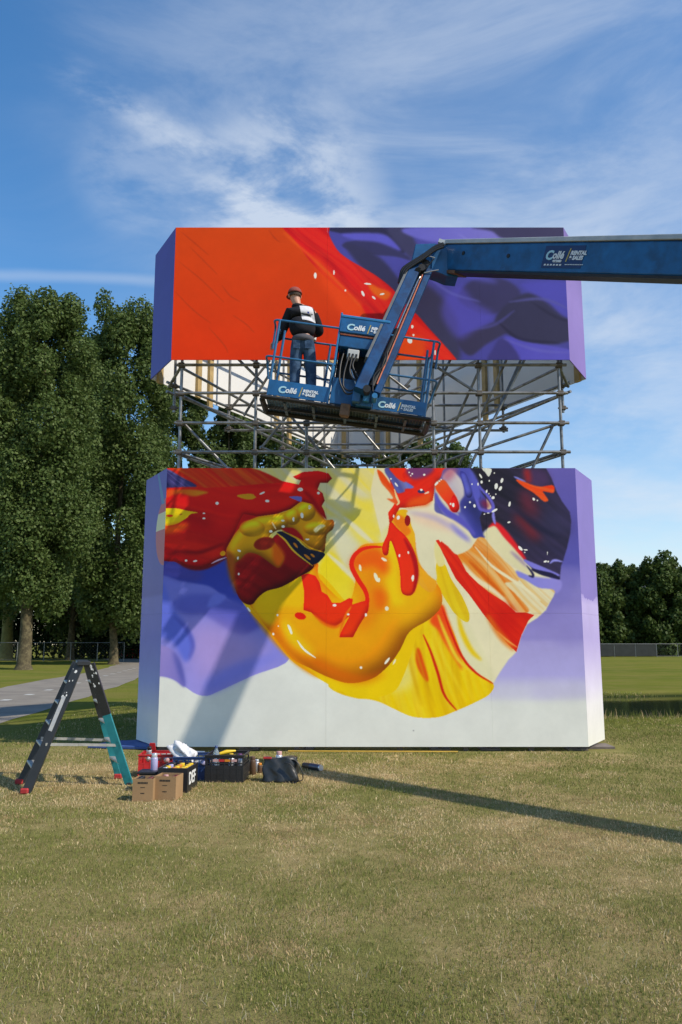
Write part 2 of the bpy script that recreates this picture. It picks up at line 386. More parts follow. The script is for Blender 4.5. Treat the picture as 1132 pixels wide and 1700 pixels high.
    # yellow brush
    paint(c, B, [(335, 470), (350, 460), (375, 480), (400, 540), (450, 620), (482, 700), (470, 735), (420, 700), (385, 650), (350, 590), (330, 530)], (210, 178, 24), (206, 184, 44), 90,
          streak=((70, (190, 150, 20), .4, 9, 2),))
    paint(c, B, [(322, 400), (338, 368), (360, 420), (372, 475), (340, 480)], (214, 206, 150), (212, 200, 140), 90, soft=1)
    stroke(c, B, [(430, 700), (450, 780), (490, 860), (535, 905)], 8, (206, 176, 30), soft=3)
    # red band
    paint(c, B, [(330, 368), (345, 364), (352, 378), (364, 358), (372, 384), (384, 374), (392, 398), (408, 392), (412, 420), (428, 432), (470, 510), (520, 560), (570, 600), (640, 645), (690, 690),
                 (730, 690), (772, 702), (745, 730), (716, 790), (706, 820), (692, 868), (660, 840), (610, 780), (545, 700), (480, 610), (420, 540), (385, 470), (350, 400)], (206, 50, 24), (196, 40, 22), 60,
          streak=((48, (178, 28, 20), .6, 10, 4),), sm=False)
    stroke(c, B, [(560, 700), (620, 790), (680, 860)], 12, (206, 110, 30), soft=4, alpha=.8)
    stroke(c, B, [(600, 770), (650, 815), (700, 850)], 3, (222, 150, 80), soft=1)
    paint(c, B, [(640, 645), (700, 692), (690, 750), (650, 790), (600, 740)], (176, 24, 18), soft=8, alpha=.5)
    # lower yellow fan
    paint(c, B, [(-70, 960), (0, 1000), (110, 940), (170, 860), (200, 800), (250, 760), (300, 715), (356, 655), (385, 720), (420, 800), (450, 880), (500, 950), (588, 1008), (572, 1056), (510, 1092),
                 (425, 1130), (340, 1160), (230, 1158), (140, 1120), (60, 1085), (-70, 1064), (-150, 1020), (-110, 975)], (216, 186, 24), (214, 182, 14), 90,
          streak=((78, (196, 152, 12), .5, 13, 6), (78, (224, 206, 80), .45, 17, 7)))
    paint(c, B, [(140, 900), (185, 850), (215, 900), (235, 980), (200, 1040), (120, 1040), (60, 1030), (100, 960)], (218, 206, 120), soft=10, alpha=.85)
    paint(c, B, [(305, 725), (358, 655), (385, 715), (412, 790), (440, 870), (450, 950), (415, 900), (370, 830), (340, 770)], (210, 60, 26), (214, 120, 30), 80, soft=3)
    stroke(c, B, [(340, 700), (380, 800), (430, 900), (500, 965)], 6, (224, 190, 60), soft=2)
    stroke(c, B, [(250, 850), (262, 920), (295, 1000)], 12, (200, 60, 20), soft=2)
    stroke(c, B, [(275, 790), (310, 870), (340, 960), (370, 1060), (425, 1130)], 4.5, (182, 36, 18), soft=1)
    stroke(c, B, [(355, 655), (400, 780), (450, 890), (510, 960), (588, 1010)], 4, (186, 34, 20), soft=1)
    for k, P in enumerate(([(230, 790), (255, 900), (330, 1120)], [(320, 760), (370, 900), (470, 1090)], [(200, 830), (225, 950), (270, 1110)], [(300, 800), (350, 930), (400, 1060)])):
        stroke(c, B, P, 5, ((192, 146, 10), (226, 200, 60))[k % 2], soft=3, alpha=.7)
    # the big glossy orange mass
    body = [(588, 918), (600, 905), (640, 898), (652, 860), (668, 838), (690, 900), (700, 935), (722, 964), (732, 984), (731, 1010), (712, 1028), (676, 1052), (662, 1080), (645, 1104), (620, 1124), (600, 1132),
            (570, 1128), (540, 1116), (512, 1098), (481, 1094), (455, 1062), (425, 1020), (408, 1000), (395, 985), (405, 930), (440, 965), (480, 960), (505, 950), (528, 930), (540, 960), (550, 1000), (580, 1030), (600, 1000)]
    paint(c, PX, [(395, 985), (420, 940), (520, 945), (600, 1020), (700, 1020), (690, 1060), (670, 1120), (650, 1150), (600, 1160), (570, 1150), (540, 1133), (512, 1116), (481, 1094), (445, 1050)], (214, 172, 16), (214, 184, 20), 90)
    paint(c, PX, [(405, 985), (430, 960), (520, 930), (530, 960), (575, 1000), (590, 960), (582, 935), (600, 905), (640, 898), (650, 870), (690, 900), (700, 935), (722, 964), (733, 985), (731, 1008), (712, 1028),
                  (680, 1048), (664, 1078), (645, 1104), (618, 1126), (580, 1134), (545, 1124), (512, 1108), (486, 1094), (462, 1066), (430, 1025)], (222, 172, 20), (222, 140, 18), 80, bevel=(26, (206, 104, 10), .9))
    stroke(c, A, [(665, 700), (680, 800), (740, 880), (850, 950), (960, 1010), (1080, 1040), (1180, 1010)], 16, (200, 96, 8), soft=9, alpha=.75)
    stroke(c, A, [(700, 760), (760, 860), (860, 930)], 22, (228, 190, 30), soft=9, alpha=.8)
    paint(c, A, [(560, 690), (640, 625), (780, 565), (800, 600), (800, 700), (700, 700), (660, 780), (600, 760)], (218, 176, 22), soft=5, alpha=.85)
    stroke(c, A, [(545, 705), (620, 800), (700, 890), (790, 975), (870, 1030)], 9, (208, 128, 14), soft=4, alpha=.8)
    paint(c, B, [(20, 470), (60, 460), (90, 560), (60, 720), (-20, 760), (-20, 560)], (216, 104, 16), soft=14, alpha=.55)
    paint(c, B, [(170, 640), (300, 560), (350, 620), (300, 700), (180, 760)], (226, 176, 24), soft=16, alpha=.6)
    paint(c, B, [(100, 420), (150, 420), (170, 600), (200, 640), (140, 660), (110, 560)], (214, 186, 26), soft=7, alpha=.8)
    paint(c, Cc, [(690, 640), (700, 590), (760, 530), (850, 515), (900, 560), (930, 640), (900, 700), (830, 640), (760, 660)], (214, 78, 16), soft=9, alpha=.85)
    paint(c, Cc, [(830, 800), (880, 780), (915, 830), (900, 900), (850, 910)], (210, 92, 14), soft=8, alpha=.8)
    # red rim and the two red drips
    stroke(c, Cc, [(885, 520), (820, 520), (755, 535), (705, 580), (692, 640), (730, 720), (775, 790), (790, 850), (780, 930), (720, 1010)], 8, (204, 40, 22), soft=0)
    paint(c, Cc, [(375, 695), (420, 685), (465, 700), (490, 740), (505, 800), (540, 820), (570, 870), (620, 870), (675, 840), (700, 845), (695, 880), (760, 860), (797, 850), (795, 920), (740, 1010),
                  (700, 1085), (615, 1085), (620, 1060), (680, 950), (640, 985), (590, 1020), (540, 1010), (480, 970), (440, 930), (390, 915), (395, 800)], (208, 44, 22), (214, 58, 18), 90, bevel=(7, (190, 30, 20), .5), sm=False)
    stroke(c, Cc, [(690, 890), (650, 960), (612, 1075)], 4, (222, 110, 20), soft=1)
    stroke(c, Cc, [(450, 940), (520, 1000), (590, 1020), (640, 990)], 5, (220, 100, 16), soft=2)
    dots(c, Cc, [(370, 952, 36, 22, 15)], (196, 34, 18))
    # neck of yellow and the hanging red tongue
    paint(c, B, [(130, 260), (160, 235), (205, 235), (222, 300), (240, 350), (240, 420), (262, 490), (335, 552), (300, 600), (200, 500), (160, 380), (135, 320)], (216, 170, 22), (214, 150, 40), 60, streak=((70, (190, 160, 90), .4, 12, 5),))
    paint(c, B, [(205, 240), (330, 195), (345, 245), (440, 310), (500, 385), (430, 432), (385, 395), (345, 366), (330, 375), (322, 440), (335, 545), (270, 490), (245, 420), (238, 330), (225, 280)],
          (220, 212, 184), (208, 202, 170), 90, soft=1)
    paint(c, B, [(215, 250), (300, 240), (400, 290), (420, 330), (340, 320), (250, 290)], (222, 188, 164), soft=8, alpha=.7)
    stroke(c, B, [(205, 240), (330, 270), (430, 330), (490, 380)], 8, (160, 150, 200), soft=5, alpha=.7)
    paint(c, B, [(132, 250), (185, 262), (205, 300), (220, 330), (195, 350), (170, 320), (150, 300)], (218, 116, 26), soft=2)
    paint(c, B, [(128, 285), (160, 315), (205, 360), (240, 430), (253, 500), (244, 575), (225, 612), (195, 614), (176, 590), (170, 500), (150, 420), (128, 370), (118, 430), (98, 432), (92, 395), (115, 340)],
          (206, 44, 22), (206, 54, 24), 90, bevel=(5, (170, 24, 22), .5))
    stroke(c, B, [(190, 360), (230, 440), (246, 520), (232, 600)], 7, (150, 18, 26), soft=2)
    dots(c, B, [(205, 280, 13, 24, 0)], (132, 20, 24))
    # yellow cap right of neck, red mouth above
    paint(c, B, [(110, 40), (400, 40), (385, 75), (335, 105), (325, 150), (318, 190), (285, 210), (200, 222), (170, 222), (150, 260), (125, 300), (118, 245), (140, 215), (155, 190), (150, 150), (130, 120), (120, 80)],
          (208, 48, 26), (206, 44, 24), 90, streak=((-30, (178, 28, 24), .5, 12, 3),), bevel=(6, (190, 44, 20), .5), sm=False)
    paint(c, B, [(205, 40), (320, 40), (300, 75), (240, 95), (210, 80)], (92, 56, 120), soft=4, alpha=.85)
    paint(c, F, [(120, 40), (160, 40), (260, 150), (330, 180), (420, 245), (330, 260), (320, 290), (240, 300), (190, 200), (120, 90)], (88, 96, 178), (104, 112, 196), 60, streak=((50, (190, 196, 220), .6, 22, 3), (50, (60, 54, 110), .5, 20, 9)), soft=1)
    paint(c, F, [(165, 40), (300, 40), (300, 120), (330, 190), (260, 160), (200, 100)], (206, 50, 24), soft=1)
    paint(c, F, [(35, 60), (90, 90), (170, 200), (240, 300), (262, 400), (240, 425), (160, 380), (140, 360), (200, 360), (160, 290), (90, 210), (60, 150)], (204, 82, 26), (206, 60, 24), 60, streak=((45, (222, 190, 120), .6, 22, 6),), soft=1)
    dots(c, F, [(495, 288, 38, 20, 5)], (52, 44, 90))
    paint(c, F, [(380, 370), (500, 330), (600, 290), (600, 370), (560, 430), (440, 440), (340, 450)], (206, 82, 22), soft=5, alpha=.9)
    # blue-lilac drapes
    paint(c, F, [(640, 230), (700, 140), (760, 40), (1040, 40), (1140, 180), (1180, 420), (1180, 740), (1110, 760), (1040, 770), (960, 640), (860, 590), (720, 530), (640, 490), (635, 380)], (82, 84, 172), (62, 66, 152), 60,
          streak=((60, (44, 42, 100), .6, 44, 4), (60, (150, 150, 214), .5, 34, 8)), soft=1)
    paint(c, F, [(720, 130), (800, 60), (880, 120), (930, 200), (945, 320), (900, 400), (900, 500), (850, 470), (830, 330), (760, 210)], (206, 196, 196), (214, 206, 180), 90, streak=((70, (120, 112, 180), .5, 40, 2),), soft=2)
    paint(c, F, [(760, 40), (870, 40), (840, 120), (760, 190), (720, 130)], (178, 98, 120), soft=7, alpha=.8)
    paint(c, F, [(640, 230), (660, 200), (700, 300), (760, 400), (840, 500), (880, 520), (860, 580), (740, 520), (690, 440), (650, 340)], (210, 204, 178), soft=2)
    stroke(c, F, [(645, 300), (680, 400), (760, 500), (860, 560), (960, 640), (1060, 740)], 11, (88, 84, 176), soft=2)
    stroke(c, F, [(800, 620), (900, 720), (1000, 800)], 8, (140, 134, 200), soft=4)
    paint(c, F, [(900, 80), (960, 100), (1000, 200), (1030, 300), (1010, 350), (970, 340), (940, 240)], (98, 102, 196), bevel=(7, (50, 50, 120), .8))
    paint(c, F, [(1040, 200), (1080, 220), (1120, 320), (1110, 370), (1070, 340), (1040, 270)], (104, 104, 200), bevel=(5, (50, 50, 120), .8))
    paint(c, F, [(940, 420), (1050, 360), (1130, 480), (1130, 700), (1040, 560)], (40, 44, 96), soft=9, alpha=.85)
    paint(c, F, [(640, 240), (680, 170), (740, 170), (800, 250), (860, 340), (890, 420), (880, 490), (840, 505), (800, 480), (770, 420), (700, 340)], (206, 90, 34), (208, 40, 26), 65, soft=1)
    paint(c, F, [(810, 370), (840, 320), (880, 400), (893, 460), (870, 500), (830, 500), (795, 450)], (206, 36, 24), bevel=(6, (160, 20, 20), .7))
    # black and plum fold, top right
    paint(c, E, [(0, 40), (120, 40), (220, 44), (790, 40), (850, 150), (900, 280), (960, 390), (1040, 500), (1056, 600), (1046, 720), (1010, 880), (975, 1000), (950, 1060), (935, 1205), (860, 1160), (760, 1130), (660, 1110),
                 (560, 990), (480, 850), (400, 740), (320, 650), (262, 625), (200, 660), (130, 710), (100, 560), (130, 490), (240, 470), (200, 400), (120, 300), (60, 180)], (26, 24, 28), (48, 44, 78), 15,
          streak=((32, (62, 50, 84), .5, 30, 4), (32, (22, 22, 34), .55, 22, 1)), sm=False, soft=1)
    paint(c, E, [(560, 40), (770, 60), (840, 190), (760, 240), (600, 200)], (74, 50, 92), soft=8, alpha=.8)
    paint(c, E, [(560, 60), (620, 60), (640, 180), (600, 200), (570, 150)], (150, 36, 34), soft=5, alpha=.8)
    paint(c, E, [(520, 300), (600, 280), (700, 450), (740, 560), (660, 540), (560, 470)], (106, 38, 56), soft=12, alpha=.85)
    paint(c, E, [(480, 520), (560, 540), (660, 640), (740, 770), (640, 780), (540, 660), (470, 590)], (116, 32, 40), soft=11, alpha=.85)
    paint(c, E, [(740, 480), (1000, 560), (1040, 720), (900, 800), (780, 700), (700, 560)], (58, 54, 92), soft=16, alpha=.6)
    stroke(c, E, [(470, 470), (620, 590), (760, 690), (960, 780)], 9, (30, 30, 56), soft=5)
    paint(c, E, [(480, 170), (520, 165), (640, 215), (740, 235), (850, 220), (880, 245), (870, 300), (790, 290), (760, 290), (815, 370), (800, 392), (760, 385), (660, 300), (560, 240)], (222, 66, 24), (212, 60, 24), 0, soft=1, streak=((20, (200, 120, 60), .4, 10, 3),))
    stroke(c, E, [(455, 130), (500, 150), (580, 185)], 3, (128, 128, 210), soft=1)
    # red and lilac rims of the fold
    stroke(c, E, [(195, 665), (262, 632), (330, 690), (420, 800), (500, 900), (580, 1000)], 11, (196, 36, 44), soft=2)
    paint(c, E, [(180, 680), (260, 650), (340, 760), (430, 850), (520, 960), (560, 1040), (650, 1160), (560, 1130), (400, 1020), (250, 860), (140, 740)], (214, 206, 168), (208, 200, 160), 45, soft=2)
    stroke(c, E, [(420, 910), (500, 980), (600, 1080)], 5, (150, 130, 160), soft=3)
    stroke(c, E, [(560, 1000), (660, 1060), (800, 1120), (935, 1165)], 9, (120, 116, 200), soft=1)
    stroke(c, E, [(590, 1060), (650, 1140), (655, 1175), (610, 1165)], 4, (34, 32, 70), soft=1)
    stroke(c, E, [(640, 1100), (760, 1140), (860, 1165), (935, 1200)], 8, (30, 28, 60), soft=1)
    stroke(c, E, [(830, 1040), (880, 1005), (965, 1020)], 4, (140, 138, 220), soft=1)
    stroke(c, E, [(60, 160), (30, 200), (90, 440), (140, 480), (210, 490), (240, 440), (190, 340), (100, 240), (60, 160)], 6, (96, 92, 186), soft=1)
    paint(c, E, [(0, 60), (70, 150), (110, 330), (70, 380), (20, 260)], (86, 88, 178), soft=3)
    paint(c, E, [(110, 400), (150, 370), (200, 410), (200, 460), (150, 460)], (120, 30, 56), soft=5, alpha=.8)
    stroke(c, E, [(240, 480), (245, 560), (262, 630)], 5, (128, 124, 206), soft=1)
    paint(c, E, [(125, 44), (220, 50), (215, 100), (190, 130), (160, 90)], (214, 214, 204))
    dots(c, E, [(110, 125, 28, 9, 60), (120, 188, 12, 16, 0), (83, 210, 8, 16, 0), (332, 172, 13, 26, 15), (272, 232, 18, 32, 8), (315, 256, 14, 26, 30), (172, 285, 9, 18, 15), (196, 310, 6, 7, 0), (212, 335, 6, 7, 0),
                (240, 352, 18, 14, -30), (268, 315, 7, 7, 0), (412, 418, 11, 28, 12), (45, 436, 10, 16, 0), (255, 485, 34, 11, -30), (188, 512, 12, 6, 0), (150, 522, 9, 6, -20), (405, 608, 16, 9, -15), (200, 175, 6, 10, 0),
                (252, 95, 7, 8, 0), (664, 366, 12, 16, -30), (703, 380, 8, 8, 0), (525, 880, 30, 14, 45), (580, 896, 22, 7, 8), (570, 922, 7, 6, 0), (785, 1018, 18, 10, -15), (815, 1018, 9, 10, 0), (807, 930, 3, 20, 0), (20, 210, 7, 9, 0)])
    # maroon pocket
    paint(c, A, [(445, 470), (520, 430), (600, 440), (680, 355), (740, 380), (800, 430), (852, 508), (780, 560), (700, 605), (630, 625), (590, 655), (560, 688), (520, 680), (490, 640), (470, 570)], (158, 24, 26), (118, 18, 22), 60,
          bevel=(9, (92, 14, 18), .8), streak=((30, (90, 12, 16), .6, 26, 2),))
    paint(c, A, [(430, 300), (560, 240), (600, 330), (560, 420), (470, 480), (425, 440)], (168, 26, 26))
    # orange curled shape with knuckled bumps
    paint(c, A, [(440, 425), (470, 370), (520, 310), (590, 275), (680, 262), (740, 240), (790, 204), (850, 218), (884, 262), (905, 290), (942, 292), (942, 330), (912, 360), (905, 410), (895, 445), (840, 432), (800, 405), (755, 345),
                 (700, 335), (660, 350), (640, 375), (670, 400), (690, 440), (712, 470), (686, 516), (640, 490), (590, 455), (540, 445), (500, 480), (460, 500), (445, 470)], (216, 158, 24), (206, 128, 18), 70, bevel=(12, (160, 84, 16), 1.2),
          streak=((-10, (196, 150, 40), .4, 22, 6),))
    for (x, y, a, b) in ((690, 300, 42, 38), (750, 275, 38, 40), (815, 250, 44, 46), (860, 330, 60, 34), (560, 330, 60, 40)):
        t = np.linspace(0, 2*math.pi, 12)[:-1]
        paint(c, A, np.stack([x+a*np.cos(t), y+b*np.sin(t)], 1), (222, 168, 36), bevel=(9, (184, 112, 18), 1.5), alpha=.75, soft=1)
    paint(c, A, [(470, 470), (520, 400), (600, 330), (640, 360), (600, 440), (540, 445), (500, 480)], (204, 156, 30), soft=8, alpha=.5)
    paint(c, A, [(440, 440), (480, 470), (480, 560), (490, 640), (470, 600), (450, 540)], (150, 78, 26), soft=4)
    dots(c, A, [(618, 402, 50, 30, -12)], (132, 36, 22), soft=1)
    paint(c, A, [(660, 400), (700, 430), (712, 470), (686, 512), (660, 480)], (206, 96, 20), soft=4)
    paint(c, A, [(700, 335), (750, 328), (790, 360), (800, 392), (760, 370)], (150, 22, 24), soft=1)
    paint(c, A, [(676, 350), (720, 346), (770, 382), (820, 425), (897, 445), (893, 470), (852, 500), (800, 480), (750, 430), (715, 380)], (26, 30, 50), sm=True)
    stroke(c, A, [(672, 350), (715, 385), (760, 440), (846, 508)], 3, (216, 180, 60))
    stroke(c, A, [(700, 342), (780, 382), (830, 420), (895, 442)], 3, (200, 150, 30))
    dots(c, A, [(765, 410, 16, 5, 50), (820, 465, 20, 6, 40), (845, 458, 12, 5, 40)], (190, 120, 40))
    # red sweep, top left
    paint(c, A, [(60, 30), (470, 30), (540, 70), (600, 85), (660, 98), (700, 108), (780, 125), (790, 105), (768, 100), (752, 88), (800, 66), (870, 60), (920, 72), (936, 96), (915, 118), (880, 118), (868, 148), (892, 165), (902, 200),
                 (888, 225), (900, 250), (910, 288), (882, 262), (850, 218), (790, 204), (742, 240), (680, 262), (590, 275), (520, 262), (500, 300), (470, 370), (440, 425), (430, 466), (380, 492), (320, 520), (280, 520), (238, 506), (200, 488), (60, 480)],
          (196, 28, 26), (182, 26, 26), 90, streak=((8, (134, 16, 24), .75, 34, 2), (8, (214, 52, 30), .45, 22, 8)), bevel=(6, (150, 18, 22), .8), sm=False)
    paint(c, A, [(60, 30), (480, 30), (700, 108), (620, 120), (450, 135), (300, 140), (155, 132), (60, 132)], (196, 44, 26), streak=((32, (206, 120, 36), .65, 12, 7), (32, (150, 26, 28), .4, 16, 2)), soft=1)
    paint(c, A, [(60, 50), (155, 50), (230, 90), (300, 130), (250, 136), (60, 134)], (52, 46, 100), streak=((32, (110, 104, 170), .7, 6, 3), (32, (24, 24, 60), .5, 9, 5)), soft=1)
    paint(c, D, [(60, 300), (200, 300), (420, 300), (600, 330), (560, 350), (430, 380), (300, 350), (200, 360), (60, 420)], (204, 60, 26), (196, 140, 36), 0, soft=2)
    paint(c, D, [(940, 375), (1010, 355), (1132, 355), (1132, 410), (1040, 412)], (196, 140, 34))
    paint(c, D, [(30, 520), (110, 520), (240, 522), (360, 550), (480, 570), (400, 588), (340, 640), (240, 700), (150, 722), (30, 722)], (222, 200, 26), (206, 170, 30), 0)
    paint(c, D, [(30, 720), (150, 722), (260, 700), (380, 700), (300, 780), (120, 820), (30, 820)], (212, 84, 26), soft=5)
    dots(c, D, [(150, 608, 40, 14, 0)], (206, 60, 20)); dots(c, D, [(282, 592, 20, 9, -15)], (180, 120, 30))
    paint(c, D, [(640, 640), (760, 600), (900, 590), (1100, 590), (1000, 660), (900, 760), (700, 800), (620, 760)], (204, 34, 30), soft=14, alpha=.7)
    stroke(c, D, [(200, 1110), (320, 1190), (440, 1222), (560, 1215), (680, 1170), (820, 1098)], 7, (104, 18, 22), soft=2)
    stroke(c, D, [(640, 1170), (720, 1130), (820, 1096)], 2.4, (200, 170, 200))
    stroke(c, D, [(120, 1060), (300, 1030), (480, 1040), (620, 1000), (800, 930)], 6, (120, 16, 22), soft=3)
    dots(c, D, [(775, 1050, 34, 28, -20)], (220, 150, 30))
    paint(c, A, [(735, 182), (790, 182), (790, 205), (760, 195)], (112, 108, 190))
    stroke(c, A, [(800, 150), (840, 190), (870, 240), (905, 285)], 7, (150, 18, 22), soft=3)
    paint(c, A, [(490, 178), (540, 170), (580, 184), (540, 194)], (196, 140, 34))
    # speculars
    dots(c, A, [(787, 148, 13, 8, 0), (608, 165, 14, 4, -25), (632, 202, 10, 6, 0), (396, 213, 8, 7, 0), (250, 482, 6, 5, 0), (293, 484, 10, 4, -10), (334, 260, 6, 3, 0), (334, 284, 7, 4, 0), (830, 232, 6, 9, 0), (795, 270, 7, 13, -10),
                (755, 288, 5, 10, 0), (705, 294, 8, 4, 0), (706, 322, 8, 6, 0), (820, 382, 9, 4, 0), (872, 165, 7, 6, 0), (500, 436, 9, 5, 20), (494, 470, 4, 7, 0), (498, 545, 4, 6, 0), (680, 738, 5, 5, 0), (660, 827, 5, 6, 0),
                (948, 692, 9, 6, 0), (1012, 735, 6, 5, 0), (1072, 985, 6, 6, 0), (1095, 737, 5, 8, 0), (684, 790, 3, 3, 0), (648, 345, 8, 6, 0), (545, 712, 13, 4, 55)])
    paint(c, A, [(850, 335), (880, 312), (905, 318), (880, 335), (860, 350)], (228, 212, 160), soft=1)
    paint(c, A, [(726, 784), (740, 792), (750, 822), (742, 826)], (238, 232, 214))
    stroke(c, A, [(772, 856), (805, 900), (860, 940)], 3.4, (240, 234, 220))
    dots(c, Cc, [(745, 650, 8, 22, -10), (845, 710, 11, 30, -20), (862, 726, 8, 14, 0), (1048, 555, 4, 9, 0), (992, 573, 4, 9, 0), (1076, 716, 7, 20, 8), (912, 905, 12, 14, 0), (895, 598, 20, 8, 30)], (238, 222, 196))
    dots(c, Cc, [(205, 386, 26, 5, 60), (430, 270, 10, 8, 0)], (226, 200, 150))
    dots(c, F, [(257, 560, 16, 22, 15), (208, 545, 8, 16, 0), (655, 205, 26, 11, -45), (685, 178, 10, 7, -30), (704, 162, 9, 6, 0), (830, 428, 13, 22, 0), (803, 416, 8, 12, 0), (497, 270, 14, 12, 0), (370, 88, 9, 7, 0), (402, 102, 9, 9, 0),
                (385, 122, 7, 6, 0), (528, 112, 12, 10, 0), (352, 46, 11, 8, 0), (953, 450, 9, 11, 0), (1005, 398, 9, 11, 0), (1052, 436, 12, 17, -15), (268, 956, 8, 16, 0), (358, 922, 7, 10, 0), (405, 1180, 10, 22, 20), (236, 215, 26, 9, 55),
                (180, 155, 8, 8, 0)])
    stroke(c, F, [(530, 310), (560, 298), (578, 290)], 3, (230, 200, 180))
    stroke(c, F, [(215, 260), (238, 340), (262, 400), (240, 430)], 3.5, (222, 200, 150))
    stroke(c, B, [(103, 922), (125, 893)], 4, (240, 234, 214)); stroke(c, B, [(140, 925), (152, 900)], 3, (236, 220, 190))
    dots(c, B, [(232, 1220, 4, 3, 0)], (150, 150, 150))
    return c

def paint_upper():
    c = Canvas(-2.80, 3.80, 6.18, 8.56, .0065)
    c.a[:] = (194, 60, 14)
    Y, X = np.mgrid[0:c.h, 0:c.w].astype(float)
    g = (Y/c.h)[..., None]; c.a = np.array((188, 68, 16))*(1-g)+np.array((196, 54, 12))*g
    n = streaks(X, Y, 42, 60, 3)[..., None]*.10
    c.a = c.a*(1-n)+np.array((180, 66, 24))*n
    for P in ([(190, 210), (300, 300), (400, 400)], [(170, 350), (260, 440), (340, 500)], [(440, 460), (500, 500), (545, 545)], [(330, 520), (400, 600), (420, 640)], [(200, 70), (260, 120), (330, 180)], [(610, 60), (640, 100), (665, 120)],
              [(390, 320), (430, 370), (480, 400)], [(240, 140), (330, 230), (370, 270)]):
        stroke(c, U1, P, 2.0, (150, 52, 22), soft=1, alpha=.6)
    # purple cloth
    paint(c, PX, [(524, 370), (960, 370), (960, 610), (740, 610), (742, 597), (680, 522), (630, 475), (562, 430), (538, 398)], (72, 70, 146), (64, 62, 138), 90, sm=False, streak=((35, (58, 56, 118), .55, 70, 5), (-20, (88, 86, 166), .4, 90, 9)))
    paint(c, U2, [(-130, 40), (100, 40), (150, 130), (0, 70), (-60, 60)], (44, 42, 72), soft=2)
    paint(c, U2, [(0, 78), (60, 85), (150, 130), (190, 160), (120, 140), (0, 130), (-70, 100)], (54, 52, 92), soft=2)
    paint(c, U2, [(-70, 60), (20, 56), (90, 66), (140, 120), (60, 90), (-30, 80)], (92, 88, 182), soft=3)
    paint(c, U2, [(-60, 90), (60, 140), (140, 230), (230, 330), (330, 440), (330, 505), (230, 390), (100, 260), (0, 180)], (52, 50, 84), soft=4)
    paint(c, U2, [(90, 40), (170, 40), (190, 90), (240, 150), (180, 150), (130, 100)], (60, 58, 92), soft=4)
    paint(c, U2, [(150, 40), (480, 40), (515, 80), (380, 90), (230, 85)], (104, 100, 188), (120, 112, 186), 0, soft=3)
    paint(c, U2, [(400, 36), (740, 36), (740, 84), (520, 80), (460, 50)], (58, 54, 88), soft=3)
    paint(c, U2, [(190, 230), (260, 260), (330, 350), (350, 470), (330, 500), (240, 400), (170, 320)], (56, 54, 86), soft=7)
    paint(c, U2, [(340, 290), (380, 230), (460, 210), (540, 240), (560, 290), (480, 340), (420, 340)], (54, 50, 86), soft=4, alpha=.9)
    paint(c, U2, [(470, 360), (520, 300), (590, 268), (660, 300), (700, 340), (745, 370), (745, 430), (660, 450), (560, 430), (490, 400)], (50, 48, 78), soft=3)
    paint(c, U2, [(335, 430), (410, 395), (480, 370), (520, 400), (440, 450), (380, 490)], (54, 50, 82), soft=3)
    paint(c, U2, [(500, 425), (600, 445), (740, 470), (740, 510), (480, 510)], (80, 76, 172), (90, 84, 176), 0, soft=2)
    paint(c, U2, [(340, 240), (400, 300), (470, 350), (400, 400), (340, 430), (280, 330)], (84, 78, 174), soft=8, alpha=.7)
    paint(c, U2, [(560, 235), (740, 235), (740, 360), (640, 290)], (78, 74, 166), soft=5, alpha=.8)
    paint(c, U2, [(460, 470), (500, 425), (560, 510), (450, 510)], (60, 56, 118), soft=3)
    stroke(c, U2, [(300, 130), (380, 200), (480, 230)], 12, (92, 88, 184), soft=6, alpha=.7)
    for P, col, a_ in (([(170, 150), (300, 260), (420, 300)], (98, 96, 178), .6), ([(520, 300), (640, 290), (744, 330)], (84, 82, 150), .7), ([(480, 370), (560, 430), (700, 445)], (36, 34, 60), .8), ([(340, 60), (420, 100), (500, 84)], (128, 122, 196), .6),
                       ([(600, 300), (680, 350), (744, 372)], (38, 36, 62), .7), ([(60, 230), (150, 300), (240, 420)], (86, 84, 160), .5), ([(380, 400), (470, 380), (540, 330)], (78, 76, 150), .6), ([(500, 430), (620, 470), (740, 480)], (104, 100, 180), .5)):
        stroke(c, U2, P, 5, col, soft=2, alpha=a_)
    # red sweep
    paint(c, PX, [(468, 370), (540, 370), (546, 390), (560, 415), (578, 430), (600, 443), (625, 458), (650, 478), (672, 503), (692, 522), (712, 545), (735, 570), (760, 600), (757, 610), (660, 610), (640, 570), (600, 510), (560, 478), (520, 440), (490, 400)],
          (194, 30, 32), (202, 40, 28), 60, streak=((45, (156, 20, 28), .6, 18, 3), (45, (214, 66, 40), .35, 9, 7)), soft=1)
    paint(c, PX, [(520, 420), (560, 470), (600, 505), (640, 560), (665, 600), (600, 600), (580, 540), (540, 480)], (214, 72, 26), soft=10, alpha=.85)
    stroke(c, PX, [(470, 385), (520, 430), (560, 468), (610, 520)], 4, (222, 96, 34), soft=3, alpha=.9)
    paint(c, PX, [(640, 560), (700, 560), (700, 598), (640, 600)], (214, 80, 22), soft=7, alpha=.85)
    paint(c, PX, [(610, 470), (630, 478), (648, 486), (640, 498), (620, 488)], (216, 96, 26), soft=3)
    paint(c, PX, [(600, 505), (620, 520), (640, 560), (618, 540)], (196, 30, 30), soft=3)
    dots(c, PX, [(523, 457, 2.2, 5, 0), (610, 471, 6, 1.4, 5), (602, 487, 2, 5, -25), (620, 494, 4, 1.4, 40), (634, 488, 4, 1.4, -10), (554, 452, 1.2, 4, 0), (573, 482, 1.5, 1.5, 0), (684, 542, 2, 3, 0), (680, 565, 4, 5, -20), (722, 585, 1.2, 4, 0), (686, 556, 1.5, 2, 0)])
    return c

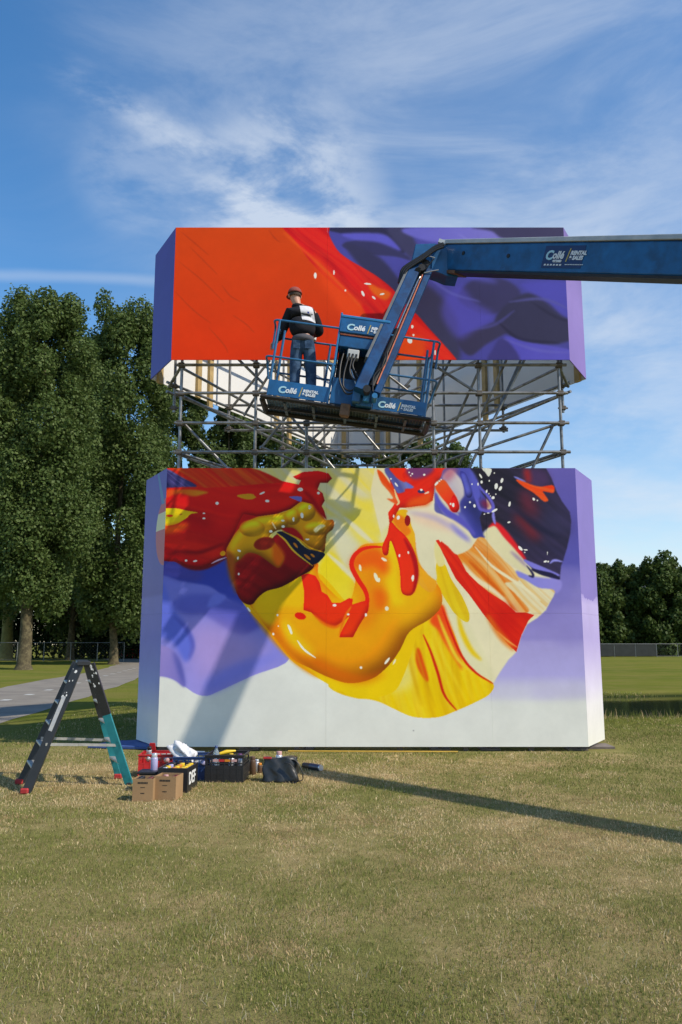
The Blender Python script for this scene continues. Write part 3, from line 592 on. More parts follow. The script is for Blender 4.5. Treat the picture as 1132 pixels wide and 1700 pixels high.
def side_canvas(stops, w=120, h=500, seed=1, ragged=None):
    # a chamfer board: colour by height fraction (0 top .. 1 bottom)
    t = (np.arange(h)+.5)/h
    g = np.stack([np.interp(t, [s[0] for s in stops], [s[1][k] for s in stops]) for k in range(3)], 1)
    a = np.repeat(g[:, None, :], w, 1)
    if ragged:
        r, top = ragged
        edge = r+.012*np.sin(np.arange(w)/w*3.1)*2+.010*noise1(np.arange(w)/7.0+seed)
        m = (t[:, None] < edge[None, :])
        a = np.where(m[..., None], np.array(top, float), a)
    return a

# ---------------------------------------------------------------- ground, ditch, path
def ground_z(x, y):
    x = np.asarray(x, float); y = np.asarray(y, float)
    ss = lambda t: np.clip(t, 0, 1)**2*(3-2*np.clip(t, 0, 1))
    wob = .5*np.sin(x*.45)+.3*np.sin(x*1.1+1)
    near = 18.4+.10*np.abs(x-6)+wob*.3; far = 28.9+.10*(x-9)+wob*.5
    d = ss((y-near)/1.1)*ss((far-y)/1.0)*ss((x-4.4)/1.6)
    return -.62*d+.02*np.sin(x*.31)*np.sin(y*.23)*ss((y-20)/20)
def axis(a):
    return np.unique(np.round(np.concatenate(a), 3))
gx = axis([np.linspace(-900, -60, 12), np.linspace(-60, -14, 24), np.arange(-14, 30, .5), np.linspace(30, 80, 26), np.linspace(80, 900, 12)])
gy = axis([np.linspace(-120, -5, 10), np.arange(-5, 17, .75), np.arange(17, 32, .3), np.linspace(32, 90, 40), np.linspace(90, 1600, 20)])
GX, GY = np.meshgrid(gx, gy); GZ = ground_z(GX, GY)
def grid_mesh(name, GX, GY, GZ, m):
    h, w = GX.shape; v = np.stack([GX, GY, GZ], -1).reshape(-1, 3); i = np.arange(h*w).reshape(h, w)
    f = np.stack([i[:-1, :-1], i[:-1, 1:], i[1:, 1:], i[1:, :-1]], -1).reshape(-1, 4)
    me = bpy.data.meshes.new(name); me.from_pydata(v.tolist(), [], f.tolist()); me.polygons.foreach_set('use_smooth', [True]*len(f)); me.materials.append(m); return me

def ground_material():
    m = bpy.data.materials.new('dry_lawn'); m.use_nodes = True; t = m.node_tree; b = t.nodes['Principled BSDF']
    b.inputs['Roughness'].default_value = .95; b.inputs['Specular IOR Level'].default_value = .0
    g = t.nodes.new('ShaderNodeNewGeometry')
    def noise(sc, det=6, rough=.6, st=(1, 1, 1), rot=0):
        mp = t.nodes.new('ShaderNodeMapping'); mp.inputs['Scale'].default_value = st; mp.inputs['Rotation'].default_value = (0, 0, rot); t.links.new(g.outputs['Position'], mp.inputs[0])
        n = t.nodes.new('ShaderNodeTexNoise'); n.inputs['Scale'].default_value = sc; n.inputs['Detail'].default_value = det; n.inputs['Roughness'].default_value = rough
        t.links.new(mp.outputs[0], n.inputs['Vector']); return n.outputs[0]
    def ramp(v, a, b_, lo=0, hi=1):
        r = t.nodes.new('ShaderNodeMapRange'); t.links.new(v, r.inputs[0]); r.inputs[1].default_value = a; r.inputs[2].default_value = b_; r.inputs[3].default_value = lo; r.inputs[4].default_value = hi; return r.outputs[0]
    def mix(f, a, b_):
        n = t.nodes.new('ShaderNodeMix'); n.data_type = 'RGBA'
        if isinstance(f, float): n.inputs[0].default_value = f
        else: t.links.new(f, n.inputs[0])
        for k, q in ((6, a), (7, b_)):
            if isinstance(q, tuple): n.inputs[k].default_value = q
            else: t.links.new(q, n.inputs[k])
        return n.outputs[2]
    def mul(a, b_):
        n = t.nodes.new('ShaderNodeMath'); n.operation = 'MULTIPLY'
        for k, q in ((0, a), (1, b_)):
            if isinstance(q, float): n.inputs[k].default_value = q
            else: t.links.new(q, n.inputs[k])
        return n.outputs[0]
    straw, straw2, green, dark, soil = (.54, .41, .20, 1), (.42, .31, .145, 1), (.24, .245, .065, 1), (.15, .165, .042, 1), (.25, .165, .085, 1)
    patch = ramp(noise(.42, 5, .62), .38, .60); fine = ramp(noise(7.0, 6, .7), .35, .65); tiny = ramp(noise(60, 5, .75), .3, .7); blot = ramp(noise(1.7, 6, .65), .40, .62)
    s = mix(fine, straw, straw2); s = mix(mul(ramp(noise(2.6, 5, .7), .55, .70), .55), s, soil)
    gr = mix(fine, green, dark)
    sep = t.nodes.new('ShaderNodeSeparateXYZ'); t.links.new(g.outputs['Position'], sep.inputs[0])
    f = mix(mul(patch, .75), s, gr); f = mix(mul(blot, .45), f, gr)
    # lusher beyond the wall: field and verges are greener
    far = mix(ramp(noise(.05, 4, .6, (1, 2.2, 1)), .42, .6), (.165, .175, .030, 1), (.115, .148, .022, 1))
    far = mix(mul(ramp(noise(.5, 5, .65), .42, .62), .5), far, (.23, .19, .06, 1))
    c = mix(ramp(sep.outputs[1], 12.0, 17.5), f, far)
    c = mix(mul(tiny, .35), c, (.09, .095, .035, 1))
    bank = ramp(sep.outputs[2], -.04, -.16); c = mix(bank, c, (.030, .042, .014, 1))
    t.links.new(c, b.inputs['Base Color'])
    bp = t.nodes.new('ShaderNodeBump'); bp.inputs['Strength'].default_value = 1.0; bp.inputs['Distance'].default_value = .03
    t.links.new(noise(38, 7, .75), bp.inputs['Height']); t.links.new(bp.outputs[0], b.inputs['Normal'])
    return m
M_ground = ground_material()
tag(link('ground', grid_mesh('ground', GX, GY, GZ, M_ground)), kind='structure')

wm = bpy.data.materials.new('ditch_water'); wm.use_nodes = True
wb_ = wm.node_tree.nodes['Principled BSDF']; wb_.inputs['Base Color'].default_value = (.014, .020, .010, 1); wb_.inputs['Roughness'].default_value = .07; wb_.inputs['IOR'].default_value = 1.33
_n = wm.node_tree.nodes.new('ShaderNodeTexNoise'); _n.inputs['Scale'].default_value = 2.5; _n.inputs['Detail'].default_value = 4
_g = wm.node_tree.nodes.new('ShaderNodeNewGeometry'); wm.node_tree.links.new(_g.outputs['Position'], _n.inputs['Vector'])
_b = wm.node_tree.nodes.new('ShaderNodeBump'); _b.inputs['Strength'].default_value = .06; _b.inputs['Distance'].default_value = .05
wm.node_tree.links.new(_n.outputs[0], _b.inputs['Height']); wm.node_tree.links.new(_b.outputs[0], wb_.inputs['Normal'])
tag(MB().add([(3, 17.5, -.17), (90, 17.5, -.17), (90, 42, -.17), (3, 42, -.17)], [(0, 1, 2, 3)]).build('water', wm), kind='structure')

M_asphalt = mat('asphalt', (.235, .21, .175, 1), .9, var=.12, scale=1.2, bump=.4, bscale=90, spec=.1, col2=(.19, .17, .145, 1), w2=.45, s2=.8)
M_mark = mat('road_marking', (.52, .52, .48, 1), .8, var=.15)
pc = smooth = None
cl = [(-7.6, -12), (-8.2, -2), (-8.55, 8), (-8.95, 17), (-9.75, 23.9), (-10.6, 31), (-12.0, 41), (-13.9, 55), (-16.5, 68), (-20.5, 82), (-27, 97)]
q = np.array(cl, float)
cp_ = np.concatenate([[[np.interp(s_, q[:, 1], q[:, 0]), s_]] for s_ in np.arange(-12, 97, 1.5)])
cp_[:, 0] = np.convolve(np.pad(cp_[:, 0], 3, mode='edge'), np.ones(7)/7, 'valid')
pv = []; pf = []
for i, (x, y) in enumerate(cp_):
    hw = 2.05 if y < 40 else 1.95
    e = .07*math.sin(y*2.1)+.05*math.sin(y*5.3+1)+.04*math.sin(y*.7)
    for k, dx in enumerate((-hw+e, -hw*.5, 0, hw*.5, hw-e)): pv.append((x+dx, y, float(ground_z(x+dx, y))+.006))
    if i:
        for k in range(4): pf.append([(i-1)*5+k, (i-1)*5+k+1, i*5+k+1, i*5+k])
tag(MB().add(pv, pf).build('path', M_asphalt), kind='structure')
mk = MB()
for s_ in np.arange(8, 78, 2.62):
    x = float(np.interp(s_, cp_[:, 1], cp_[:, 0])); mk.add([(x-.13, s_, .012), (x+.13, s_, .012), (x+.13, s_+.42, .012), (x-.13, s_+.42, .012)], [(0, 1, 2, 3)])
_pm = mk.build('path_marking', M_mark); tag(_pm, kind='structure')

# ---------------------------------------------------------------- foliage
def leaf_mat(name, c1, c2, rough=.55, trans=.34):
    m = bpy.data.materials.new(name); m.use_nodes = True; t = m.node_tree; b = t.nodes['Principled BSDF']
    b.inputs['Roughness'].default_value = rough; b.inputs['Specular IOR Level'].default_value = .18
    g = t.nodes.new('ShaderNodeNewGeometry'); mx = t.nodes.new('ShaderNodeMix'); mx.data_type = 'RGBA'
    mx.inputs[6].default_value = c1; mx.inputs[7].default_value = c2; t.links.new(g.outputs['Random Per Island'], mx.inputs[0])
    t.links.new(mx.outputs[2], b.inputs['Base Color'])
    tr = t.nodes.new('ShaderNodeBsdfTranslucent'); t.links.new(mx.outputs[2], tr.inputs[0]); ms = t.nodes.new('ShaderNodeMixShader'); ms.inputs[0].default_value = trans
    t.links.new(b.outputs[0], ms.inputs[1]); t.links.new(tr.outputs[0], ms.inputs[2]); t.links.new(ms.outputs[0], t.nodes['Material Output'].inputs[0]); return m
M_leaf = [leaf_mat('poplar_leaves', (.062, .105, .022, 1), (.135, .18, .055, 1)), leaf_mat('far_leaves', (.055, .092, .022, 1), (.115, .155, .048, 1)),
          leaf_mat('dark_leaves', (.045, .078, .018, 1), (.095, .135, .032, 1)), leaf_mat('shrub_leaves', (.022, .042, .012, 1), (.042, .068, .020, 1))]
M_bark = mat('bark', (.135, .112, .062, 1), .95, var=.4, scale=2.2, bump=1.0, bscale=9, spec=.1, col2=(.075, .062, .038, 1), s2=4)
M_bark_moss = mat('mossy_bark', (.20, .18, .055, 1), .9, var=.3, scale=3, bump=.9, bscale=14)

def leaves_mesh(name, P, N, size, m, rs):
    """one small folded leaf-clump face per point"""
    n = len(P); a = rs.normal(size=(n, 3)); t = np.cross(N, a); t /= np.linalg.norm(t, axis=1)[:, None]+1e-9; u = np.cross(N, t)
    sz = size*(.55+.9*rs.rand(n))[:, None]
    v = np.stack([P-t*sz*.55, P-u*sz*.42+N*sz*.06, P+t*sz*.55, P+u*sz*.42-N*sz*.08], 1).reshape(-1, 3)
    me = bpy.data.meshes.new(name); me.vertices.add(4*n); me.vertices.foreach_set('co', v.astype(np.float32).ravel())
    me.loops.add(4*n); me.loops.foreach_set('vertex_index', np.arange(4*n, dtype=np.int32)); me.polygons.add(n)
    me.polygons.foreach_set('loop_start', np.arange(0, 4*n, 4, dtype=np.int32)); me.polygons.foreach_set('loop_total', np.full(n, 4, np.int32))
    me.update(calc_edges=True); me.materials.append(m); return me
def crown_points(clumps, n, rs):
    C = np.array([c[:3] for c in clumps]); S = np.array([c[3:6] for c in clumps])
    w = (S[:, 0]*S[:, 2]); w = w/w.sum(); k = rs.choice(len(C), n, p=w)
    d = rs.normal(size=(n, 3)); d /= np.linalg.norm(d, axis=1)[:, None]
    # leafy sprays: bumps on the surface of each clump, uneven density
    bump = 1+.16*np.sin(d[:, 0]*7+k*1.7)*np.sin(d[:, 1]*6+k)*np.sin(d[:, 2]*8+k*2.3)+.10*np.sin(d[:, 0]*17+k)*np.sin(d[:, 2]*15+d[:, 1]*11)
    r = (1-.55*rs.rand(n)**1.8)*bump
    stray = rs.rand(n) < .05; r = np.where(stray, r*(1.05+.18*rs.rand(n)), r)
    P = C[k]+d*r[:, None]*S[k]
    N = d*.75+rs.normal(size=(n, 3))*.62+np.array([0, 0, .25]); N /= np.linalg.norm(N, axis=1)[:, None]
    return P, N
def make_tree(name, x, y, h, w, cb, n, lsize, m, bark, label, group=None, tr=.45, seed=1, lean=0.0, top_w=.55, nc=34, ct=False, limbs=5, cat='tree'):
    rs = np.random.RandomState(seed); root = empty(name, (x, y, float(ground_z(x, y))), label=label, cat=cat, group=group)
    clumps = []
    for i in range(nc):
        t = (i+rs.rand())/nc; z = cb+(h-cb)*(.03+.92*t)
        prof = min(1.0, .62+1.6*t)*(1.0 if t < .6 else math.sqrt(max(.02, 1-((t-.6)/.44)**2*(1.25-.5*top_w))))*(1-(1-top_w)*.5*t)
        cr = w*(.085+.13*rs.rand()**1.3)*(1-.18*t)
        rad = max(0, w/2*prof-cr*.75)*(.45+.62*math.sqrt(rs.rand())); a = i*2.399+rs.rand()*.9
        clumps.append((rad*math.cos(a)+lean*z, rad*math.sin(a), z, cr, cr, cr*(.95+.55*rs.rand())))
    for i in range(7):                                     # uneven top shoots
        a = rs.rand()*6.28; r_ = w*.30*rs.rand(); s_ = w*.060*(.8+.7*rs.rand())
        clumps.append((r_*math.cos(a)+lean*h, r_*math.sin(a), h-(h-cb)*.02-rs.rand()*(h-cb)*.07, s_, s_, s_*1.9))
    P, N = crown_points(clumps, n, rs)
    link('crown', leaves_mesh('crown', P, N, lsize, m, rs), root)
    mb = MB(); hz = cb+(h-cb)*.55; wob = [rs.normal()*.10 for _ in range(5)]
    mb.tube([(0, 0, -.05), (.0, 0, .35), (wob[0]*.4, 0, cb*.5), (wob[1], wob[2]*.5, cb), (wob[3]*2+lean*hz, wob[4], hz), (lean*h, 0, h*.88)], [tr*1.5, tr*1.08, tr*.92, tr*.82, tr*.42, tr*.12], 12)
    tk = mb.build('trunk', bark, root, loc=(0, 0, 0))
    for i in range(limbs):
        a = i*2.4+rs.rand(); z0 = cb*(.85+.25*i/max(1, limbs)*2); L = w*.34
        MB().tube([(0, 0, z0), (math.cos(a)*L*.45, math.sin(a)*L*.45, z0+L*.55), (math.cos(a)*L, math.sin(a)*L, z0+L*1.35)], [tr*.34, tr*.22, tr*.07], 7).build('limb', bark, root, loc=(0, 0, 0))
    return root
def tree_px(name, px, top, Y, wpx, cbz, n, ls, m, bark, label, **k):
    X = at(px, 1060, Y)[0]; h = at(px, top, Y)[2]; w = wpx*1.18/FPX*Y
    return make_tree(name, X, Y, h, w, cbz, n, ls, m, bark, label, **k)
tree_px('poplar_tree', 42, 492, 52.5, 184, 4.4, 120000, .18, M_leaf[0], M_bark, 'tall poplar with stout bare trunk on the grass nearest to the path', seed=3, tr=.42, top_w=.9, nc=105)
tree_px('poplar_tree', 190, 506, 66, 164, 3.0, 104000, .215, M_leaf[0], M_bark, 'tall leafy poplar with pointed tufted top just left of the painted tower', seed=8, tr=.36, top_w=.85, nc=100)
tree_px('poplar_tree', -40, 545, 70, 190, 5, 36000, .26, M_leaf[0], M_bark, 'broad poplar cut by the left edge of the photo', seed=5, tr=.5, nc=34)
tree_px('poplar_tree', 12, 590, 84, 180, 5, 26000, .34, M_leaf[1], M_bark_moss, 'poplar with yellowish mossy trunk at the far left, before the fence', seed=6, tr=.62, nc=30)
tree_px('poplar_tree', 118, 575, 84, 170, 3.5, 40000, .34, M_leaf[1], M_bark, 'dark green tree filling the gap between the two tall poplars', seed=16, tr=.4, nc=30)
tree_px('broadleaf_tree', 286, 636, 76, 150, 2.5, 60000, .26, M_leaf[1], M_bark, 'mid height tree half hidden by the left edge of the tower', seed=9, tr=.35, nc=28)
tree_px('broadleaf_tree', 372, 656, 78, 130, 3, 54000, .26, M_leaf[1], M_bark, 'round topped tree seen through the left bay of the scaffold', seed=10, tr=.4, nc=30)
for i, (px, top, w_) in enumerate(((448, 712, 150), (530, 732, 140), (612, 726, 140), (690, 732, 130), (762, 746, 110), (835, 790, 80))):
    tree_px('broadleaf_tree', px, top, 84+i*2, w_, 4, 24000, .34, M_leaf[1], M_bark,
            'far tree through the scaffold, '+('just right of the round topped one', 'behind the left part of the lift basket', 'below the middle of the lift basket', 'below the right end of the basket',
             'just above the red paint right of centre', 'lowest of the row, behind the purple paint')[i], group='row of trees behind the tower', seed=20+i, tr=.35, nc=30, top_w=.9)
for i, (px, top, w_) in enumerate(((985, 955, 84), (1022, 938, 80), (1060, 946, 78), (1098, 932, 84), (1138, 946, 84), (1182, 942, 90), (930, 950, 90), (870, 955, 90))):
    tree_px('field_tree', px, top, 112+(i % 3)*2.5, w_, .3, 22000 if i < 6 else 6000, .36, M_leaf[2], M_bark,
            'dark bushy field tree, '+('partly behind the right edge of the tower', 'first clear one right of the tower', 'flat topped, in the middle of the group', 'tallest of the group with a spiky top', 'cut by the right edge of the photo',
             'outside the right edge of the photo', 'hidden behind the right side of the tower', 'hidden behind the middle of the tower')[i], group='trees at the edge of the field', seed=40+i, tr=.3, nc=40, top_w=.86, limbs=2)
def shrub(name, X, Y, w_, h_, n, label, seed):
    rs = np.random.RandomState(seed); root = empty(name, (X, Y, 0), label=label, cat='shrub', group='dark undergrowth behind the fence'); cl_ = []
    for i in range(26):
        a = rs.rand(); z = h_*(.15+.75*rs.rand()); r_ = h_*.22*(.8+.5*rs.rand()); cl_.append(((a-.5)*w_, (rs.rand()-.5)*3, z, r_*1.3, r_, r_))
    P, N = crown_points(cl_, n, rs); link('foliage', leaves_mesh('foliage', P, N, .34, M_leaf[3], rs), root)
    for k in range(4):
        MB().tube([((k-1.5)*w_*.2, 0, 0), ((k-1.5)*w_*.22, .2, h_*.4), ((k-1.5)*w_*.25, 0, h_*.75)], [.09, .07, .03], 6).build('stem', M_bark, root, loc=(0, 0, 0))
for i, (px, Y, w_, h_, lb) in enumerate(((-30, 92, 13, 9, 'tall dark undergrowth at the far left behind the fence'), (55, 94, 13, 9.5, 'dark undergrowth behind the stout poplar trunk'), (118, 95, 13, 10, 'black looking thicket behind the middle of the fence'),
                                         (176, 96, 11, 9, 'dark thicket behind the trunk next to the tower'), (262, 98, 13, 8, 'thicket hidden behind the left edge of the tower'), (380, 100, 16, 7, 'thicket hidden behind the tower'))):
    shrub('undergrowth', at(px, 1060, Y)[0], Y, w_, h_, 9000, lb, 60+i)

# ---------------------------------------------------------------- fences
M_galv = mat('galvanised_post', (.30, .31, .31, 1), .5, .6, var=.15)
M_wire = mat('fence_wire', (.14, .15, .14, 1), .6, .4)
M_sheet = mat('dark_windbreak', (.030, .034, .032, 1), .8, var=.25, scale=1.5)
def fence(name, A_, B_, n, h, label, sheets=()):
    root = empty(name, (A_[0], A_[1], 0), label=label, cat='fence'); A_, B_ = Vector(A_), Vector(B_)
    d = (B_-A_)
    for i in range(n+1):
        p = A_+d*i/n; MB().tube([p, p+Vector((0, 0, h))], .035, 8).build('post', M_galv, root)
    MB().tube([A_+Vector((0, 0, h-.04)), B_+Vector((0, 0, h-.04))], .024, 8).build('top_rail', M_galv, root)
    MB().tube([A_+Vector((0, 0, .12)), B_+Vector((0, 0, .12))], .015, 6).build('bottom_rail', M_galv, root)
    w = MB(); L = d.length; u = d.normalized()
    for k in range(int(L/.32)):
        s0 = k*.32
        for sg in (1, -1):
            a = A_+u*s0+Vector((0, 0, .12 if sg > 0 else h-.06)); e = min(L, s0+(h-.2)); b = A_+u*e+Vector((0, 0, (h-.06) if sg > 0 else .12))
            w.tube([a, b], .006, 3, False)
    tag(w.build('wire_mesh', M_wire, root), kind='stuff')
    for i in sheets:
        p, q_ = A_+d*(i+.02)/n, A_+d*(i+.98)/n; nrm = Vector((0, -.05, 0))
        MB().hexa([p+Vector((0, 0, .1)), q_+Vector((0, 0, .1)), q_+nrm+Vector((0, 0, .1)), p+nrm+Vector((0, 0, .1)), p+Vector((0, 0, h-.08)), q_+Vector((0, 0, h-.08)), q_+nrm+Vector((0, 0, h-.08)), p+nrm+Vector((0, 0, h-.08))]).build('windbreak_sheet', M_sheet, root)
    return root
fa = at(-60, 1080, 79); fb = at(206, 1080, 79)
fence('wire_fence', (fa[0], 79, 0), (fb[0], 79, 0), 6, 1.82, 'grey chain link fence under the poplars, ending beside the tower')
fa = at(985, 1080, 106); fb = at(1230, 1080, 106)
fence('wire_fence', (fa[0], 106, 0), (fb[0], 106, 0), 7, 1.72, 'low wire fence with dark sheets across the far side of the field', sheets=(0, 1, 2))

# small kiosk far behind, seen between tree and tower
M_white = mat('white_paint', (.72, .72, .70, 1), .6, var=.06); M_red = mat('red_paint', (.42, .035, .03, 1), .5, var=.2); M_dark = mat('dark_glass', (.02, .025, .03, 1), .2)
kx = at(224, 1060, 96)[0]
kk = empty('kiosk', (kx, 96, 0), label='small white and red kiosk glimpsed between the thin trunk and the tower', cat='kiosk')
MB().box((-2.6, 0, .2), (2.6, 3, 2.7)).build('wall', M_white, kk, loc=(0, 0, 0), bevel=.02)
MB().prism([(-2.9, 2.7), (2.9, 2.7), (2.4, 3.4), (-2.4, 3.4)], -.5, 3.4, lambda p, q, t_: (p, t_, q)).build('roof', M_white, kk, loc=(0, 0, 0))
for i in range(4): MB().box((-2.3+i*1.2, -.03, 1.2), (-1.5+i*1.2, -.003, 2.2)).build('window', M_dark, kk, loc=(0, 0, 0))
MB().box((-2.6, -.06, .25), (2.6, -.003, .95)).build('red_board', M_red, kk, loc=(0, 0, 0))
rl = MB()
for i in range(9): rl.box((-2.6+i*.65, -.9, 0), (-2.55+i*.65, -.85, 1.0))
rl.box((-2.6, -.92, 1.0), (2.7, -.84, 1.08)); rl.build('railing', M_red, kk, loc=(0, 0, 0))

# ---------------------------------------------------------------- painted tower
PAINT_GAIN = 1.18
def image_from(name, a):
    lum = a.mean(axis=2, keepdims=True); a = lum+(a-lum)*(1+.14*np.clip((np.abs(a-lum).max(axis=2, keepdims=True)-20)/60, 0, 1)); lin = np.clip(a, 0, 255)/255.0; lin = np.where(lin <= .04045, lin/12.92, ((lin+.055)/1.055)**2.4)
    lin = np.minimum(lin*PAINT_GAIN, .88)
    lin = lin*np.array((1.0, .985, .93)); h, w, _ = lin.shape; im = bpy.data.images.new(name, w, h, float_buffer=True, alpha=False); im.colorspace_settings.name = 'Non-Color'
    buf = np.ones((h, w, 4), np.float32); buf[..., :3] = lin[::-1]; im.pixels.foreach_set(buf.ravel()); im.update(); im.pack(); return im
def paint_mat(name, im, rough=.42):
    m = bpy.data.materials.new(name); m.use_nodes = True; t = m.node_tree; b = t.nodes['Principled BSDF']
    uv = t.nodes.new('ShaderNodeUVMap'); uv.uv_map = 'UVMap'; ti = t.nodes.new('ShaderNodeTexImage'); ti.image = im; ti.extension = 'EXTEND'; t.links.new(uv.outputs[0], ti.inputs[0])
    g = t.nodes.new('ShaderNodeNewGeometry')
    n = t.nodes.new('ShaderNodeTexNoise'); n.inputs['Scale'].default_value = 1.6; n.inputs['Detail'].default_value = 9; n.inputs['Roughness'].default_value = .7; t.links.new(g.outputs['Position'], n.inputs['Vector'])
    r = t.nodes.new('ShaderNodeMapRange'); r.inputs[1].default_value = .25; r.inputs[2].default_value = .75; r.inputs[3].default_value = .90; r.inputs[4].default_value = 1.06; t.links.new(n.outputs[0], r.inputs[0])
    v = t.nodes.new('ShaderNodeVectorMath'); v.operation = 'SCALE'; t.links.new(ti.outputs[0], v.inputs[0]); t.links.new(r.outputs[0], v.inputs['Scale']); t.links.new(v.outputs[0], b.inputs['Base Color'])
    b.inputs['Roughness'].default_value = rough; b.inputs['Specular IOR Level'].default_value = .14
    n2 = t.nodes.new('ShaderNodeTexNoise'); n2.inputs['Scale'].default_value = 220; t.links.new(g.outputs['Position'], n2.inputs['Vector'])
    bp = t.nodes.new('ShaderNodeBump'); bp.inputs['Strength'].default_value = .12; bp.inputs['Distance'].default_value = .002; t.links.new(n2.outputs[0], bp.inputs['Height']); t.links.new(bp.outputs[0], b.inputs['Normal'])
    return m
cl_ = paint_lower(); cu_ = paint_upper()
M_low = paint_mat('mural_lower', image_from('mural_lower', cl_.a)); M_up = paint_mat('mural_upper', image_from('mural_upper', cu_.a))
navy = (92, 80, 156)
sl = side_canvas([(0, navy), (.46, (88, 82, 160)), (.475, (102, 100, 178)), (.62, (104, 108, 190)), (.78, (140, 150, 208)), (.90, (198, 202, 214)), (1, (212, 214, 214))], seed=3)
yy, xx = np.mgrid[0:500, 0:120]; xn = xx/120.; yn = yy/500.           # sliver of the picture that turns the left corner (x=1 is the corner)
m_ = (xn > 1-.42*np.sqrt(np.clip(1-((yn-.235)/.125)**2, 0, 1))); sl[m_] = (176, 92, 100)
m_ &= (yn > .16) & (yn < .225); sl[m_] = (206, 200, 160)
m_ = (xn > .55) & (yn < .13) & (yn < (xn-.55)*.5+.0) & (yn > (xn-.62)*.40); sl[m_] = (90, 120, 160)
sr = side_canvas([(0, (120, 104, 168)), (.45, (130, 116, 180)), (.5, (164, 152, 200)), (.62, (158, 146, 198)), (.7, (174, 164, 206)), (.80, (192, 186, 210)), (.86, (204, 202, 208)), (1, (208, 208, 202))], seed=9, ragged=(.455, (114, 100, 168)))
ul = side_canvas([(0, (86, 76, 152)), (1, (80, 72, 150))]); ur = side_canvas([(0, (112, 94, 152)), (.5, (128, 108, 170)), (1, (120, 100, 164))])
M_sl, M_sr, M_ul, M_ur = [paint_mat(n_, image_from(n_, a_)) for n_, a_ in (('left_corner_paint', sl), ('right_corner_paint', sr), ('upper_left_paint', ul), ('upper_right_paint', ur))]
M_lilac = mat('lilac_board_paint', (.20, .17, .42, 1), .5, var=.08, scale=1.5)
M_inner = mat('white_board_back', (.74, .73, .70, 1), .6, var=.05, scale=1.3)
M_wood = mat('pine_batten', (.44, .31, .13, 1), .7, var=.25, scale=6, bump=.3)
M_pipe = mat('galvanised_pipe', (.25, .25, .245, 1), .42, .75, var=.3, scale=9, spec=.5, col2=(.15, .14, .13, 1), w2=.45, s2=5)
M_clamp = mat('scaffold_clamp', (.12, .105, .09, 1), .6, .6, var=.3, scale=20)
M_pad = mat('base_plate', (.16, .13, .11, 1), .8, var=.3)
M_bluep = mat('blue_plate', (.045, .09, .26, 1), .6, var=.2)

FLp, FRp = (-2.785, 12.6), (3.75, 12.6)
S6 = 1.13; ux, uy = math.cos(math.radians(60)), math.sin(math.radians(60))
LOp = (FLp[0]-S6*ux, FLp[1]+S6*uy); ROp = (FRp[0]+S6*ux, FRp[1]+S6*uy)
LEN = 6.535
BLp = (LOp[0]+LEN*ux, LOp[1]+LEN*uy); BRp = (ROp[0]-LEN*ux, ROp[1]+LEN*uy)
tower = empty('painted_tower', (.48, 15.2, 0), label='tall six sided tower of two painted board boxes stacked on a pipe scaffold', cat='mural tower')
TO = Vector((.48, 15.2, 0))
def board(a, b, s0, s1, z0, z1, m, uvf=None, off=0.0, th=.018):
    """a board of the wall from plan point a to b, between distances s0 and s1; outer face on the line, uv from uvf(s,z)"""
    A_, B_ = Vector((a[0], a[1], 0)), Vector((b[0], b[1], 0)); u = (B_-A_).normalized(); n = Vector((u.y, -u.x, 0))   # outward when going clockwise seen from above
    g = .0008; s0 += g; s1 -= g; z0 += g; z1 -= g
    o = n*off; i_ = n*(off-th); Z = Vector((0, 0, 1))
    v = [A_+u*s0+o+Z*z0, A_+u*s1+o+Z*z0, A_+u*s1+o+Z*z1, A_+u*s0+o+Z*z1, A_+u*s0+i_+Z*z0, A_+u*s1+i_+Z*z0, A_+u*s1+i_+Z*z1, A_+u*s0+i_+Z*z1]
    me = bpy.data.meshes.new('board'); me.from_pydata([p-TO for p in v], [], [(0, 1, 2, 3), (5, 4, 7, 6), (4, 0, 3, 7), (1, 5, 6, 2), (3, 2, 6, 7), (4, 5, 1, 0)])
    me.materials.append(m); me.materials.append(M_inner)
    uvl = me.uv_layers.new(name='UVMap'); sz = [(s0, z0), (s1, z0), (s1, z1), (s0, z1)]
    for k, p in enumerate(me.polygons):
        p.material_index = 0 if k == 0 or (uvf and k > 1) else 1
        for j, li in enumerate(p.loop_indices):
            vi = me.loops[li].vertex_index % 4
            uvl.data[li].uv = uvf(*sz[vi]) if uvf else (0, 0)
    return link('board', me, tower)
def uv_low(s, z): return ((FLp[0]+s-cl_.x0)/(cl_.w*cl_.res), 1-(cl_.z1-z)/(cl_.h*cl_.res))
def uv_up(s, z): return ((FLp[0]+s-cu_.x0)/(cu_.w*cu_.res), 1-(cu_.z1-z)/(cu_.h*cu_.res))
W_ = LEN; c1, c2 = 2.555, 5.09
for (z0, z1) in ((.07, 2.08), (2.08, 4.39)):
    for k, (s0, s1) in enumerate(((0, c1), (c1, c2), (c2, W_))): board(FLp, FRp, s0, s1, z0, z1, M_low, uv_low, off=(.000, .0012, -.0005)[k]*(1 if z0 < 1 else -1))
for k, (s0, s1) in enumerate(((0, c1), (c1, c2), (c2, W_))): board(FLp, FRp, s0, s1, 6.205, 8.54, M_up, uv_up, off=(0, .001, 0)[k])
HL = 4.39-.07
for z0, z1 in ((.07, 2.08), (2.08, 4.39)):
    board(LOp, FLp, 0, S6, z0, z1, M_sl, lambda s, z: (s/S6, (z-.07)/HL)); board(FRp, ROp, 0, S6, z0, z1, M_sr, lambda s, z: (s/S6, (z-.07)/HL))
board(LOp, FLp, 0, S6, 6.205, 8.54, M_ul, lambda s, z: (s/S6, (z-6.205)/2.335)); board(FRp, ROp, 0, S6, 6.205, 8.54, M_ur, lambda s, z: (s/S6, (z-6.205)/2.335))
